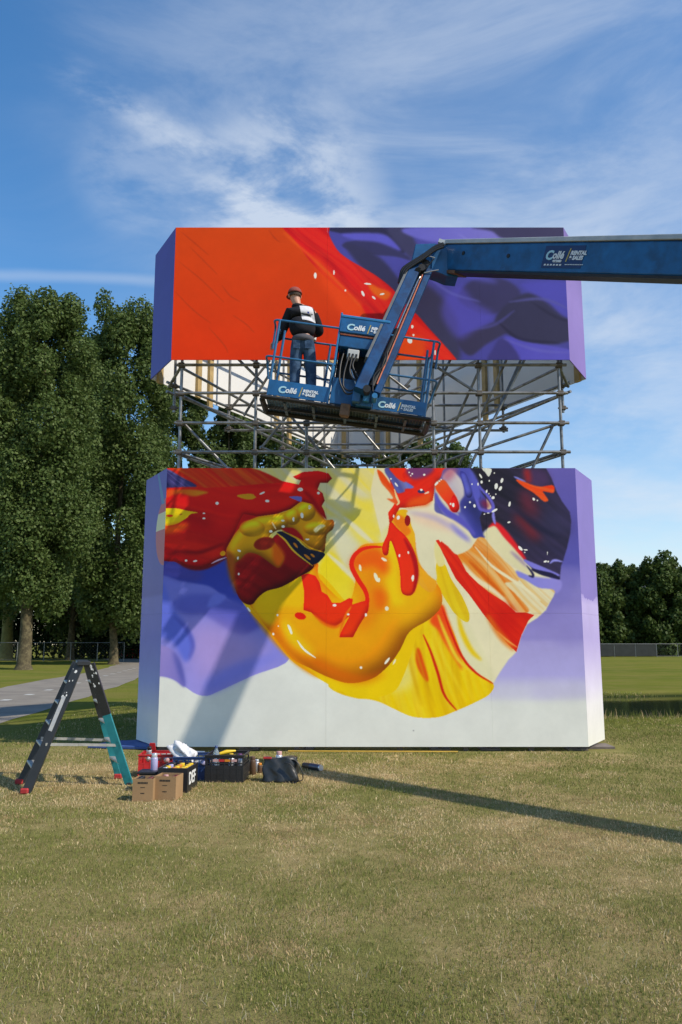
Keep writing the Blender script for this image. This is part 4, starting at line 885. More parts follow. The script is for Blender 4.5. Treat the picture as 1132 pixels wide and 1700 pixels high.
for (a, b, L_) in ((ROp, BRp, LEN), (BRp, BLp, math.hypot(BRp[0]-BLp[0], BRp[1]-BLp[1])), (BLp, LOp, LEN)):
    cuts = [0, 2.5, 5.0, L_] if L_ > 3 else [0, L_]
    for s0, s1 in zip(cuts, cuts[1:]):
        for z0, z1 in ((.07, 2.08), (2.08, 4.39), (6.205, 8.54)): board(a, b, s0, s1, z0, z1, M_lilac, off=0)
# capping strips on the upper edge
# battens on the inside of the upper box
def batten(a, b, s, z0, z1, w=.09, t_=.06, off=.022):
    A_, B_ = Vector((a[0], a[1], 0)), Vector((b[0], b[1], 0)); u = (B_-A_).normalized(); n = Vector((u.y, -u.x, 0)); p = A_+u*s-n*(off+t_/2)
    MB().beam(p+Vector((0, 0, z0)), p+Vector((0, 0, z1)), w, t_, up=n).build('batten', M_wood, tower)
def s_at(a, b, px):    # distance along wall a-b where bearing px crosses it
    d = ((px-566)/FPX/CP*1.0); # approx bearing x/y for points near elevation 15 deg
    best = None
    for i in range(400):
        s = i/400*math.hypot(b[0]-a[0], b[1]-a[1]); t_ = s/math.hypot(b[0]-a[0], b[1]-a[1]); X = a[0]+(b[0]-a[0])*t_; Y = a[1]+(b[1]-a[1])*t_
        e = abs(566+FPX*X/(Y*CP+(6.3-EYE)*SP)-px)
        if best is None or e < best[0]: best = (e, s)
    return best[1]
for px, dz in ((262, -.02), (326, .0), (345, -.16), (456, 0), (477, -.22)): batten(BLp, LOp, s_at(BLp, LOp, px), 6.19+dz, 8.45, w=.11)
for px, dz in ((647, 0), (809, -.18), (829, .02), (962, 0), (700, -.1)): batten(ROp, BRp, s_at(ROp, BRp, px), 6.19+dz, 8.45, w=.11)
for s_ in (.15, .98): batten(BRp, BLp, s_, 6.1, 8.45, w=.11)
for s_ in (.3, 1.3, c1, 3.8, c2, 6.2): batten(FLp, FRp, s_, 6.25, 8.45, w=.09, off=.022)
for s_ in (c1, c2): batten(FLp, FRp, s_, .15, 4.3, w=.09, off=.022)  # joint battens, here and above, added unseen to keep bright interior from showing
MB().beam((-2.7, 12.6+.022+.1, 2.08), (3.7, 12.6+.022+.1, 2.08), .06, .10).build('batten', M_wood, tower)  # added unseen behind the level joint, keeps it dark
MB().beam((-2.7, 12.6+.055, 2.08), (-.3, 12.6+.055, 2.08), .06, .10).beam((-.16, 12.655, 2.08), (2.24, 12.655, 2.08), .06, .10).beam((2.38, 12.655, 2.08), (3.7, 12.655, 2.08), .06, .10).build('batten', M_wood, tower)
for (a, b, L_) in ((BLp, LOp, LEN), (ROp, BRp, LEN)):       # horizontal noggings
    A_, B_ = Vector((a[0], a[1], 8.42)), Vector((b[0], b[1], 8.42)); u = (B_-A_).normalized(); n = Vector((u.y, -u.x, 0))
    MB().beam(A_+u*.1-n*.12, B_-u*.1-n*.12, .06, .09).build('top_rail', M_wood, tower)
# the scaffold
NT = [0]
def pipe(a, b, r=.0255, ext=.0):
    a, b = Vector(a), Vector(b); d = (b-a).normalized()*ext; NT[0] += 1
    MB().tube([a-d, b+d], r, 9).build('scaffold_pipe', M_pipe, tower)
def clamp(p, s=.055):
    p = Vector(p); MB().box(p-Vector((s, s*.9, s*.75)), p+Vector((s, s*.9, s*.75))).tube([p-Vector((s*1.7, 0, 0)), p+Vector((s*1.7, 0, 0))], s*.32, 6).build('clamp', M_clamp, tower, bevel=.012)
YF = 12.84
fx = [at(px, 700, YF)[0] for px in (299, 424, 509, 719.5, 796, 931)]
LV = [6.185, 5.70, 5.19, 4.70]
for i, x in enumerate(fx): pipe((x, YF, .12), (x, YF, 8.35))
for z in LV+[7.3, 8.2, 2.4, .4]: pipe((fx[0]-.08, YF-.05, z), (fx[-1]+.12, YF-.05, z))
for x in fx:
    for z in LV[:4]: clamp((x, YF-.025, z))
ins = .28
def inner(a, b, s, z):                                        # point on the scaffold row behind wall a-b
    A_, B_ = Vector((a[0], a[1], 0)), Vector((b[0], b[1], 0)); u = (B_-A_).normalized(); n = Vector((u.y, -u.x, 0)); q_ = A_+u*s-n*ins; return Vector((q_.x, q_.y, z))
def Lrow(s, z):   # s from the front left corner backwards
    return Vector((LOp[0]+ins*1.12+ux*s, LOp[1]-.10+uy*s, z))
def Rrow(s, z): return Vector((ROp[0]-ins*1.12-ux*s, ROp[1]-.10+uy*s, z))
for row, sg in ((Lrow, 1), (Rrow, -1)):
    FC = Vector((fx[0] if sg > 0 else fx[-1], YF, 0))
    ss_ = [.2, 1.75, 3.6, 5.3, 6.4]
    for k, s in enumerate(ss_):
        lo_ = 5.62 if k in (0,) or (k == 1) else .12
        pipe(row(s, lo_), row(s, 8.35))
    for z in (6.12, 5.95, 7.3, 8.2): pipe(row(.0, z), row(6.5, z))
    for z in (5.70, 4.70): pipe((FC.x, YF, z-.03), row(6.4, z-.03), r=.031 if z > 5 else .0255)
    pipe((FC.x, YF, 6.15), row(5.3, 6.15)); pipe((FC.x, YF, 6.2), row(.05, 6.05))
    for s in ss_:
        for z in (6.1, 5.7, 4.7):
            if z > 5.5: clamp(row(s, z), .05)
    # cross tubes between the rows
# tubes across the width further back
for s in (1.75, 3.6, 5.3):
    for z in (6.16, 5.66): pipe(Lrow(s, z), Rrow(s, z), ext=.08)
pipe(Lrow(3.6, 4.72), Rrow(3.6, 4.72)); pipe(Lrow(6.4, 6.1), Rrow(6.4, 6.1), ext=.1); pipe(Lrow(6.4, 5.2), Rrow(6.4, 5.2), ext=.1)
# diagonals, taken from their bearings
def dg(p, q_, Ya, Yb, r=.024): pipe(at(p[0], p[1], Ya), at(q_[0], q_[1], Yb), r)
for p, q_, Ya, Yb in (((305, 703), (378, 778), 12.9, 12.9), ((393, 594), (436, 636), 12.9, 12.92), ((470, 676), (560, 785), 12.95, 13.0), ((432, 746), (482, 684), 13.6, 13.6), ((432, 742), (530, 782), 13.5, 14.6),
                      ((452, 792), (560, 690), 14.2, 14.2), ((405, 690), (460, 600), 13.9, 13.9), ((385, 676), (448, 598), 14.0, 14.0), ((303, 754), (420, 790), 12.9, 14.0),
                      ((726, 610), (795, 654), 12.9, 12.9), ((800, 604), (716, 790), 12.98, 13.6), ((842, 594), (762, 772), 13.0, 13.6), ((872, 594), (772, 790), 12.95, 12.95), ((866, 594), (800, 742), 13.6, 13.6),
                      ((918, 706), (878, 790), 12.93, 12.93), ((928, 703), (796, 746), 12.93, 12.95), ((928, 752), (826, 786), 12.93, 13.4), ((748, 596), (690, 716), 13.4, 13.4), ((640, 620), (712, 676), 14.0, 14.0),
                      ((608, 690), (680, 640), 14.5, 14.5), ((560, 700), (500, 770), 15.0, 15.0), ((796, 746), (690, 782), 12.95, 14.0), ((580, 690), (640, 760), 15.2, 15.2), ((720, 690), (660, 760), 15.0, 15.0),
                      ((540, 600), (600, 700), 14.4, 14.4), ((700, 610), (620, 700), 14.6, 14.6)):
    dg(p, q_, Ya, Yb)
# feet and plates under the lower box
for i, x in enumerate(fx):
    MB().box((x-.03, YF-.03, 0), (x+.03, YF+.03, .12)).build('foot', M_clamp, tower); MB().box((x-.15, YF-.15, .004), (x+.15, YF+.15, .03)).build('base_plate', M_pad, tower)
for x in (-1.9, -.6, .9, 1.9, 2.9): MB().box((x-.04, 12.66, .0), (x+.04, 12.74, .075)).build('foot', M_clamp, tower)
MB().box((3.72, 12.9, .004), (4.25, 13.35, .035)).build('base_plate', M_pad, tower)
MB().tube([(3.98, 13.15, .0), (3.98, 13.15, .12)], .03, 8).build('foot', M_clamp, tower)
MB().box((-2.95, 13.0, .004), (-2.4, 14.6, .035)).build('base_plate', M_pad, tower)
pl = MB().hexa([(-3.95, 12.95, .005), (-2.95, 12.78, .005), (-2.8, 13.9, .005), (-3.75, 13.6, .005), (-3.95, 12.95, .05), (-2.95, 12.78, .06), (-2.8, 13.9, .05), (-3.75, 13.6, .045)]).build('ground_sheet', M_bluep, bevel=.01)
tag(pl, 'blue sheet lying on the grass at the left foot of the tower', 'sheet')
bx = on_ground(292, 1253)
tag(MB().box((bx[0]-.42, bx[1]-.03, .006), (bx[0]+.42, bx[1]+.03, .05)).build('wooden_batten', M_white, bevel=.005), 'thin pale batten lying on the grass behind the red and blue crates', 'batten')
tag(MB().tube([on_ground(478, 1247, .03), on_ground(760, 1248, .03)], .012, 6).build('cable', mat('yellow_cable', (.55, .35, .05, 1), .6)), 'thin yellow cable lying along the foot of the painted wall', 'cable')

# ---------------------------------------------------------------- boom lift
M_blue = mat('lift_blue_paint', (.006, .095, .26, 1), .42, var=.32, scale=5, spec=.5, bump=.05, col2=(.008, .072, .19, 1), w2=.45, s2=4)
M_blue2 = mat('lift_light_blue', (.025, .17, .38, 1), .4, var=.15, scale=4, spec=.5)
M_rail = mat('rail_blue_paint', (.025, .13, .28, 1), .42, var=.25, scale=12, spec=.5)
M_black = mat('black_rubber', (.016, .016, .017, 1), .6, var=.3, scale=10, bump=.2)
M_hose = mat('rubber_hose', (.014, .014, .015, 1), .45, var=.2)
M_grey = mat('grey_steel_tray', (.46, .48, .50, 1), .6, .0, var=.14, scale=3, col2=(.36, .40, .44, 1), s2=2)
M_dgrey = mat('dark_grating', (.05, .085, .10, 1), .5, .4, var=.25)
M_steel = mat('bright_steel', (.55, .55, .54, 1), .3, .9)
M_box = mat('pale_grey_plastic', (.50, .51, .50, 1), .5, var=.1)
M_tag_white = mat('white_lettering', (.66, .70, .74, 1), .5, var=.10, scale=40)
M_tag_cyan = mat('pale_blue_lettering', (.36, .60, .70, 1), .5)
M_tag_gold = mat('gold_slash', (.42, .34, .10, 1), .5)
M_decal = mat('navy_decal', (.014, .035, .12, 1), .4, var=.1)
M_rust = mat('rusty_brown_paint', (.15, .085, .05, 1), .7, var=.4, scale=20)
M_orange = mat('faded_red_strip', (.42, .12, .06, 1), .6, var=.3, scale=20)

FoL = Vector(at(441, 656, 11.3)); FoR = Vector(at(707, 693, 11.3)); BW = (FoR-FoL).length
ex = (FoR-FoL).normalized(); ey = Vector((0, 1, 0)); ez = ex.cross(ey).normalized()
lift = empty('boom_lift', (FoL.x+1.2, 11.7, 0), label='blue boom lift with its basket hanging before the upper orange and purple boards', cat='boom lift')
LO = Vector(lift.location)
def B_(u, v, w): return FoL+ex*(u*BW)+ey*v+ez*w
TB = lambda p: FoL+ex*(p.x*BW)+ey*p.y+ez*p.z
DP = .72; H = 1.17; MIDH = .60
def bbox(name, lo, hi, m, parent=lift, bevel=.008): return MB(TB).box(lo, hi).build(name, m, parent, bevel=bevel)
def btube(name, pts, r, m, parent=lift, rr=.09): return MB(TB).tube(arc_pts([(p[0]*BW, p[1], p[2]) for p in pts], rr), r, 8) if False else MB(lambda p: FoL+ex*p.x+ey*p.y+ez*p.z).tube(arc_pts([(p[0]*BW, p[1], p[2]) for p in pts], rr), r, 8).build(name, m, parent)
# floor: black rubber edge, grating
bbox('bumper', (-.035, -.05, -.06), (1.035, .03, .0), M_black, bevel=.025)
bbox('bumper', (-.035, DP-.05, -.085), (1.035, DP+.05, .0), M_black, bevel=.03)
bbox('bumper', (-.04, .05, -.085), (-.005, DP-.05, .0), M_black, bevel=.03); bbox('bumper', (1.005, .05, -.085), (1.04, DP-.05, .0), M_black, bevel=.03)
g_ = MB(TB)
for i in range(50): u = .004+i*.02; g_.box((u, .05, -.035), (u+.0035, DP-.05, -.012))
for i in range(15): v = .055+i*.05; g_.box((0, v, -.030), (1, v+.016, -.018))
tag(g_.build('floor_grating', M_dgrey, lift), kind='stuff')
for u in (.12, .30, .50, .70, .88): bbox('floor_bearer', (u-.008, .05, -.075), (u+.008, DP-.05, -.037), M_dgrey, bevel=0)
bbox('floor_frame', (0, .36, -.08), (1, .40, -.037), M_black, bevel=0)
bbox('bracket', (.47, -.075, -.16), (.53, .0, .02), M_rust); bbox('bracket', (.475, -.06, -.12), (.525, .2, -.086), M_rust)
# kick boards
kb1 = bbox('kick_board', (.012, -.018, .012), (.385, -.004, .245), M_blue, bevel=.002)
kb2 = bbox('kick_board', (.665, -.018, .012), (.992, -.004, .215), M_blue, bevel=.002)
bbox('kick_board', (.012, DP+.002, .012), (.992, DP+.014, .15), M_blue, bevel=.002)
bbox('kick_board', (.0, .05, .012), (.006, DP-.05, .15), M_blue, bevel=.002); bbox('kick_board', (.994, .05, .012), (1.0, DP-.05, .15), M_blue, bevel=.002)
# rails and posts
rt = .017
btube('top_rail', [(.40, 0, H), (-.025, 0, H), (-.025, .30, H-.0), (-.025, .34, H-.33)], rt, M_rail)
btube('top_rail', [(.62, 0, H), (1.03, 0, H), (1.03, .30, H), (1.03, .34, H-.30)], rt, M_rail)
btube('middle_rail', [(.40, 0, MIDH), (-.04, 0, MIDH), (-.04, .26, MIDH), (-.02, .32, MIDH-.25)], rt, M_rail)
btube('middle_rail', [(.66, 0, MIDH-.03), (1.04, 0, MIDH-.03), (1.04, .26, MIDH-.03), (1.02, .32, MIDH-.28)], rt, M_rail)
btube('back_rail', [(0.0, .32, H-.02), (0.0, DP, H), (1.0, DP, H), (1.0, .32, H-.02)], rt, M_rail)
btube('back_rail', [(0.0, .32, MIDH), (0.0, DP, MIDH), (1.0, DP, MIDH), (1.0, .32, MIDH)], rt, M_rail)
for u, v, w in ((.012, 0, H), (.012, DP, H), (.99, DP, H), (.99, 0, H), (.33, DP, H), (.70, DP, H), (.035, .34, H-.02), (.965, .34, H-.02), (.67, 0, MIDH), (.385, 0, MIDH)):
    btube('post', [(u, v, 0), (u, v, w)], rt*1.1, M_rail)
# console in the middle
con = bbox('control_console', (.395, .02, .02), (.66, .34, .42), M_blue)
bbox('console_back', (.40, .36, .42), (.66, .39, 1.08), M_black)
bbox('console_side', (.385, -.01, .40), (.398, .36, 1.42), M_blue2); bbox('console_side', (.662, -.01, .40), (.675, .36, 1.1), M_blue)
bbox('console_panel', (.40, .0, .90), (.66, .34, 1.07), M_blue)
bbox('console_strip', (.40, -.012, 1.075), (.66, .01, 1.10), M_orange, bevel=.003)
cap_ = MB(TB).hexa([(.39, -.03, 1.11), (.70, -.03, 1.11), (.70, .36, 1.11), (.39, .36, 1.11), (.39, -.01, 1.36), (.70, -.01, 1.36), (.70, .36, 1.46), (.39, .36, 1.46)]).build('console_cover', M_blue, lift, bevel=.012)
MB(TB).hexa([(.388, -.02, 1.345), (.702, -.02, 1.345), (.702, .38, 1.455), (.388, .38, 1.455), (.388, -.02, 1.385), (.702, -.02, 1.385), (.702, .38, 1.495), (.388, .38, 1.495)]).build('console_lid', M_blue2, lift, bevel=.008)  # lit top face of the cover, its light put into a paler blue
cb = bbox('control_box', (.462, -.02, .735), (.535, .10, .87), M_box, bevel=.01)
for k in range(3): MB(TB).box((.470+k*.022, -.028, .755), (.482+k*.022, -.019, .80)).build('plug', M_black, cb)
for pts in ([(.475, -.03, .76), (.46, -.10, .45), (.47, -.16, .22), (.52, -.2, .16), (.575, -.22, .30)], [(.495, -.03, .76), (.49, -.08, .5), (.53, -.12, .36), (.60, -.2, .34)],
            [(.52, -.03, .76), (.50, -.07, .6), (.56, -.12, .40), (.60, -.2, .42)], [(.44, .1, .9), (.43, -.05, .6), (.44, -.14, .3), (.50, -.19, .10), (.56, -.2, .20)], [(.60, .1, .95), (.62, -.05, .8), (.60, -.14, .6)]):
    btube('hose', pts, .014, M_hose, rr=.12)
btube('hose', [(.50, -.05, .55), (.56, -.10, .25)], .011, M_steel)
bbox('mounting_plate', (.56, -.14, .0), (.66, .02, .40), M_blue); bbox('pivot_housing', (.535, -.24, .02), (.585, -.02, .20), M_blue)
bbox('hinge_bracket', (.60, -.22, .05), (.64, -.02, .24), M_blue2)
# jib
J0 = Vector(at(601, 652, 11.02)); J1 = Vector(at(694, 448, 11.72)); jd = (J1-J0).normalized(); side = jd.cross(Vector((0, 1, 0))).normalized()   # to the right in the picture
if side.x < 0: side = -side
M_tray = mat('dull_grey_tray', (.13, .14, .15, 1), .7, .0, var=.2, spec=.2)
M_jib = mat('shaded_jib_blue', (.005, .055, .165, 1), .6, var=.3, scale=4, spec=.2, col2=(.006, .036, .11, 1), w2=.45, s2=5)  # darkened copy of the lift blue, so the sunlit jib looks shaded
jb = MB().beam(J0-side*.045, J1-side*.045+jd*.08, .17, .17, up=(0, 1, 0), ch=.012).build('jib_beam', M_jib, lift, bevel=.004)
MB().beam(J0+jd*.55-side*.145, J1-side*.145-jd*.03, .045, .15, up=(0, 1, 0)).build('hose_tray', M_tray, jb, bevel=.004)
MB().beam(J0+side*.20+jd*.06, J1+side*.165+jd*.05, .095, .13, up=(0, 1, 0), ch=.01).build('jib_link', M_jib, lift, bevel=.003)
MB().tube([J0+side*.10+jd*.15, J0+side*.10+jd*1.25], .055, 12).build('hydraulic_cylinder', M_black, lift)
MB().tube([J0+side*.085+jd*1.15, J1+side*.07-jd*.12], .022, 10).build('cylinder_rod', M_steel, lift)
MB().tube([J0+side*.15+jd*.2+Vector((0, -.08, 0)), J0+side*.135+jd*1.0+Vector((0, -.085, 0)), J1+side*.10-jd*.1+Vector((0, -.06, 0))], .012, 6).build('hose', M_orange, lift)
for dd in (.0, .03): MB().tube(arc_pts([J0+side*.10+jd*(.75+dd)+Vector((0, -.1, 0)), J0+side*.16+jd*.55+Vector((0, -.15, 0)), J0+side*.05+jd*.3+Vector((0, -.13, 0)), J0+side*.14+jd*.05+Vector((0, -.1, 0))], .1), .011, 6).build('hose', M_hose, lift)
for t_ in (.02, 1.0):
    p = J0+jd*((J1-J0).length*t_); MB().tube([p-Vector((0, .13, 0))+side*.05, p+Vector((0, .15, 0))+side*.05], .055, 12).build('pivot_pin', M_black, lift)
MB().tube([J0+side*.19-Vector((0, .1, 0)), J0+side*.19+Vector((0, .15, 0))], .04, 12).build('pivot_pin', M_blue2, lift)
# boom: from the elbow out of the frame to the turret on the right
E1 = Vector(at(742, 431, 12.0)); E2 = Vector(at(1132, 434, 8.75)); bd = (E2-E1).normalized(); BL = (E2-E1).length
bup = (Vector((0, 0, 1))-bd*bd.z).normalized(); bn = bd.cross(bup).normalized()       # bn faces the camera side
if bn.y > 0: bn = -bn
EN = E1+bd*BL*3.1
mbm = MB().beam(E1-bup*.0, EN, .30, .41, up=(0, 0, 1), ch=.02)
boom = mbm.build('boom_beam', M_blue, lift, bevel=.004)
MB().beam(E1+bup*.240+bn*.02+bd*.0, EN+bup*.240+bn*.02, .30, .062, up=(0, 0, 1)).build('cable_tray', M_grey, boom, bevel=.006)
MB().beam(E1+bd*.35-bup*.2195+bn*.02, EN-bup*.2195+bn*.02, .26, .035, up=(0, 0, 1)).build('shaded_underside', M_black, boom)  # black strip standing in for the shade on the boom's underside
MB().tube([E1+bd*.55+bn*.151+bup*.06, E1+bd*.55+bn*.16+bup*.06], .03, 12).build('access_hole', M_black, boom); MB().tube([E1+bd*1.55+bn*.151+bup*.02, E1+bd*1.55+bn*.16+bup*.02], .03, 12).build('access_hole', M_black, boom)
MB().hexa([E1+bd*.15-bup*.25-bn*.1, E1+bd*.45-bup*.25-bn*.1, E1+bd*.45-bup*.25+bn*.16, E1+bd*.15-bup*.25+bn*.16, E1+bd*.08-bup*.20-bn*.1, E1+bd*.45-bup*.20-bn*.1, E1+bd*.45-bup*.20+bn*.16, E1+bd*.08-bup*.20+bn*.16]).build('wear_pad', M_rust, boom)
# elbow head plates
def plate(name, pts, Y, th, m, parent=lift, bv=.006):
    P = [Vector(at(x, y, Y)) for x, y in pts]; n = len(P); v = P+[p+Vector((0, th, 0)) for p in P]
    return MB().add(v, [list(range(n))[::-1], list(range(n, 2*n))]+[[i, (i+1) % n, n+(i+1) % n, n+i] for i in range(n)]).build(name, m, parent, bevel=bv)
plate('elbow_plate', [(690, 405), (722, 404), (736, 412), (752, 414), (752, 446), (722, 444), (708, 454), (690, 470), (676, 462), (684, 432)], 11.80, .03, M_blue)
plate('elbow_plate', [(690, 405), (722, 404), (742, 412), (742, 440), (716, 436), (700, 452), (690, 466), (676, 458), (684, 428)], 12.10, .03, M_blue)
plate('elbow_casting', [(684, 434), (704, 428), (714, 434), (706, 452), (696, 474), (684, 470), (678, 452)], 11.68, .09, M_black)
plate('boom_nose', [(718, 414), (745, 410), (760, 412), (760, 460), (742, 458), (728, 452), (716, 448)], 11.78, .34, M_blue)
MB().tube([Vector(at(694, 449, 11.6)), Vector(at(694, 449, 12.2))], .05, 12).build('pivot_pin', M_black, lift)
MB().tube([Vector(at(727, 409, 11.65)), Vector(at(727, 409, 12.2))], .035, 12).build('pivot_pin', M_steel, lift)
for k, o_ in enumerate((0, 3.0, 6.0)):
    MB().tube(arc_pts([Vector(at(*p, 11.64-.02*k)) for p in ((662+o_, 470), (667+o_, 446+o_*.5), (680+o_, 437+o_*.5), (702, 424+o_), (722, 409+o_), (736, 404+o_))], .12), .022, 8).build('hose', M_hose, lift)
for pts in (((700, 430), (712, 425), (722, 428)), ((690, 446), (706, 447), (720, 430)), ((704, 453), (716, 450), (728, 448))):
    MB().tube([Vector(at(*p, 11.62)) for p in pts], .010, 6).build('hose_fitting', M_steel if pts[0][0] > 699 else M_hose, lift)
MB().beam(Vector(at(728, 400, 11.8)), Vector(at(740, 404, 11.8)), .06, .06).build('sensor_bracket', M_grey, lift)
# turret and chassis, standing on the grass to the right
T0 = EN; base = Vector((EN.x+.25, EN.y-.1, 0))
MB().box((base.x-.75, base.y-1.3, 1.0), (base.x+.75, base.y+1.5, 2.1)).build('turret', M_blue, lift, bevel=.05)
MB().beam(Vector((base.x-.15, base.y, 1.9)), EN+Vector((0, 0, .1)), .5, .6, up=(1, 0, 0)).build('boom_mast', M_blue, lift, bevel=.02)
MB().tube([(base.x, base.y, .7), (base.x, base.y, 1.02)], .55, 20).build('slew_ring', M_black, lift)
MB().box((base.x-.9, base.y-1.5, .45), (base.x+.9, base.y+1.5, .72)).build('chassis', M_blue, lift, bevel=.03)
for sx in (-1, 1):
    for sy in (-1, 1):
        cx, cy = base.x+sx*1.05, base.y+sy*1.15
        w_ = MB().tube([(cx-.15, cy, .45), (cx+.15, cy, .45)], .45, 22).build('wheel', M_black, lift, bevel=.03)
        MB().tube([(cx+sx*.14, cy, .45), (cx+sx*.165, cy, .45)], .22, 14).build('rim', M_grey, w_)
# the hire firm's signs
def sign(o3, exv, eyv, h, parent, extra=False, gold=M_tag_gold, wht=M_tag_white):
    exv = Vector(exv).normalized(); eyv = Vector(eyv).normalized(); nz = exv.cross(eyv)
    P = lambda a, b, c=.004: Vector(o3)+exv*a*h+eyv*b*h+nz*c
    place_text('lettering', 'C', h*1.22, P(-.30, -.10), exv, eyv, M_tag_cyan, parent, .12, .016*h*3, 1.1)
    place_text('lettering', 'oll\u00e9', h*.98, P(.62, .0), exv, eyv, wht, parent, .18, .012*h*3, 1.0)
    MB().hexa([P(2.42, -.30, 0), P(2.55, -.30, 0), P(2.55, -.30, .004), P(2.42, -.30, .004), P(2.68, .95, 0), P(2.81, .95, 0), P(2.81, .95, .004), P(2.68, .95, .004)]).build('gold_slash', gold, parent)
    place_text('lettering', 'RENTAL', h*.50, P(2.88, .36), exv, eyv, wht, parent, .15, .01*h*3, 1.06)
    place_text('lettering', '& SALES', h*.50, P(2.78, -.10), exv, eyv, wht, parent, .15, .01*h*3, .98)
    if extra:
        place_text('lettering', 'SITTARD', h*.27, P(.80, -.34), exv, eyv, wht, parent, .15, .004, 1.05)
        mb = MB()
        for k in range(6): mb.hexa([P(-.25+k*.40, -.68, 0), P(.0+k*.40, -.68, 0), P(.0+k*.40, -.68, .003), P(-.25+k*.40, -.68, .003), P(-.2+k*.40, -.53, 0), P(.03+k*.40, -.53, 0), P(.03+k*.40, -.53, .003), P(-.2+k*.40, -.53, .003)])
        for k in range(11): mb.hexa([P(2.45+k*.21, -.60, 0), P(2.6+k*.21, -.60, 0), P(2.6+k*.21, -.60, .003), P(2.45+k*.21, -.60, .003), P(2.47+k*.21, -.53, 0), P(2.62+k*.21, -.53, 0), P(2.62+k*.21, -.53, .003), P(2.47+k*.21, -.53, .003)])
        tag(mb.build('small_print', wht, parent), kind='stuff')
sign(B_(.085, -.019, .075), ex, ez, .115, kb1)
sign(B_(.708, -.019, .062), ex, ez, .108, kb2)
sign(B_(.448, -.028, 1.165), ex, (B_(.5, -.01, 1.36)-B_(.5, -.03, 1.11)), .115, cap_)
sp = E1-bup*.01+bd*((at(918, 437, 10.25)[0]-E1.x)/bd.x)+bn*.153-bup*.005
sg_ex = bd if bd.x > 0 else -bd
dc = MB().hexa([sp-sg_ex*.02-bup*.125, sp+sg_ex*.68-bup*.125, sp+sg_ex*.68-bup*.125+bn*.002, sp-sg_ex*.02-bup*.125+bn*.002, sp-sg_ex*.02+bup*.17, sp+sg_ex*.68+bup*.17, sp+sg_ex*.68+bup*.17+bn*.002, sp-sg_ex*.02+bup*.17+bn*.002]).build('sign_panel', M_decal, boom)
sign(sp+sg_ex*.06+bn*.003, sg_ex, bup, .138, boom, True)

# ---------------------------------------------------------------- the painter in the basket
def skin_obj(name, V, E, Rd, m, parent, sub=2, smooth=True, root=0, loc=(0, 0, 0), bake=True):
    me = bpy.data.meshes.new(name); me.from_pydata(V, E, []); o = bpy.data.objects.new(name, me); COL.objects.link(o)
    sk = o.modifiers.new('skin', 'SKIN'); sk.use_smooth_shade = True
    for i, r in enumerate(Rd):
        me.skin_vertices[0].data[i].radius = (r, r) if not isinstance(r, tuple) else r
    me.skin_vertices[0].data[root].use_root = True
    s_ = o.modifiers.new('subdivision', 'SUBSURF'); s_.levels = sub; s_.render_levels = sub
    dgp = bpy.context.evaluated_depsgraph_get(); me2 = bpy.data.meshes.new_from_object(o.evaluated_get(dgp)); me2.name = name
    bpy.data.objects.remove(o); me2.materials.clear(); me2.materials.append(m)
    for p in me2.polygons: p.use_smooth = True
    return link(name, me2, parent, loc) if parent is not None or loc else me2
M_skin = mat('skin', (.50, .27, .18, 1), .5, var=.08, scale=20, spec=.4)
M_hood = mat('black_sweatshirt', (.018, .018, .022, 1), .9, var=.3, scale=12, bump=.5, bscale=18, spec=.15)
M_rib = mat('grey_waistband', (.085, .085, .10, 1), .9, var=.15, scale=40)
M_jean = mat('blue_denim', (.030, .060, .115, 1), .9, var=.3, scale=9, bump=.6, bscale=14, spec=.15, col2=(.062, .11, .19, 1), w2=.48, s2=7)
M_capm = mat('red_cap_cloth', (.26, .065, .05, 1), .9, var=.15, scale=20, bump=.2)
M_shoe = mat('dark_shoe', (.03, .028, .026, 1), .7)
M_hair = mat('brown_hair', (.05, .032, .02, 1), .8, var=.3, scale=60, bump=.5)
foot_w = B_(.245, .42, 0.0)
MX = at(502, 640, 11.72)[0]
MZ = (FoL+ex*((MX-FoL.x)/ex.x)+ez*.0).z
man = empty('person', (MX, 11.72, MZ), label='man in black sweatshirt, jeans and red cap standing in the lift basket, seen from behind', cat='person')
mo = (0, 0, 0)
man.scale = (1.045, 1.045, 1.045)
body_v = [(0, 0, .98), (-.005, .02, 1.15), (-.02, .03, 1.35), (-.05, .045, 1.52), (-.085, .07, 1.60), (-.12, .10, 1.70), (-.13, .105, 1.78), (-.13, .095, 1.84),
          (-.09, 0, .93), (-.115, .03, .52), (-.11, -.01, .09), (-.13, .14, .045), (.09, 0, .93), (.125, .02, .52), (.135, -.02, .09), (.15, .13, .045),
          (-.20, .04, 1.49), (-.305, .08, 1.22), (-.40, .22, 1.09), (-.44, .28, 1.10), (.15, .04, 1.48), (.245, .14, 1.22), (.16, .40, 1.28), (.15, .47, 1.30)]
body_e = [(0, 1), (1, 2), (2, 3), (3, 4), (4, 5), (5, 6), (6, 7), (0, 8), (8, 9), (9, 10), (10, 11), (0, 12), (12, 13), (13, 14), (14, 15), (3, 16), (16, 17), (17, 18), (18, 19), (3, 20), (20, 21), (21, 22), (22, 23)]
body_r = [.10, .10, .11, .09, .058, .078, .088, .055, .085, .058, .042, .03, .085, .058, .042, .03, .055, .043, .030, .032, .055, .043, .030, .032]
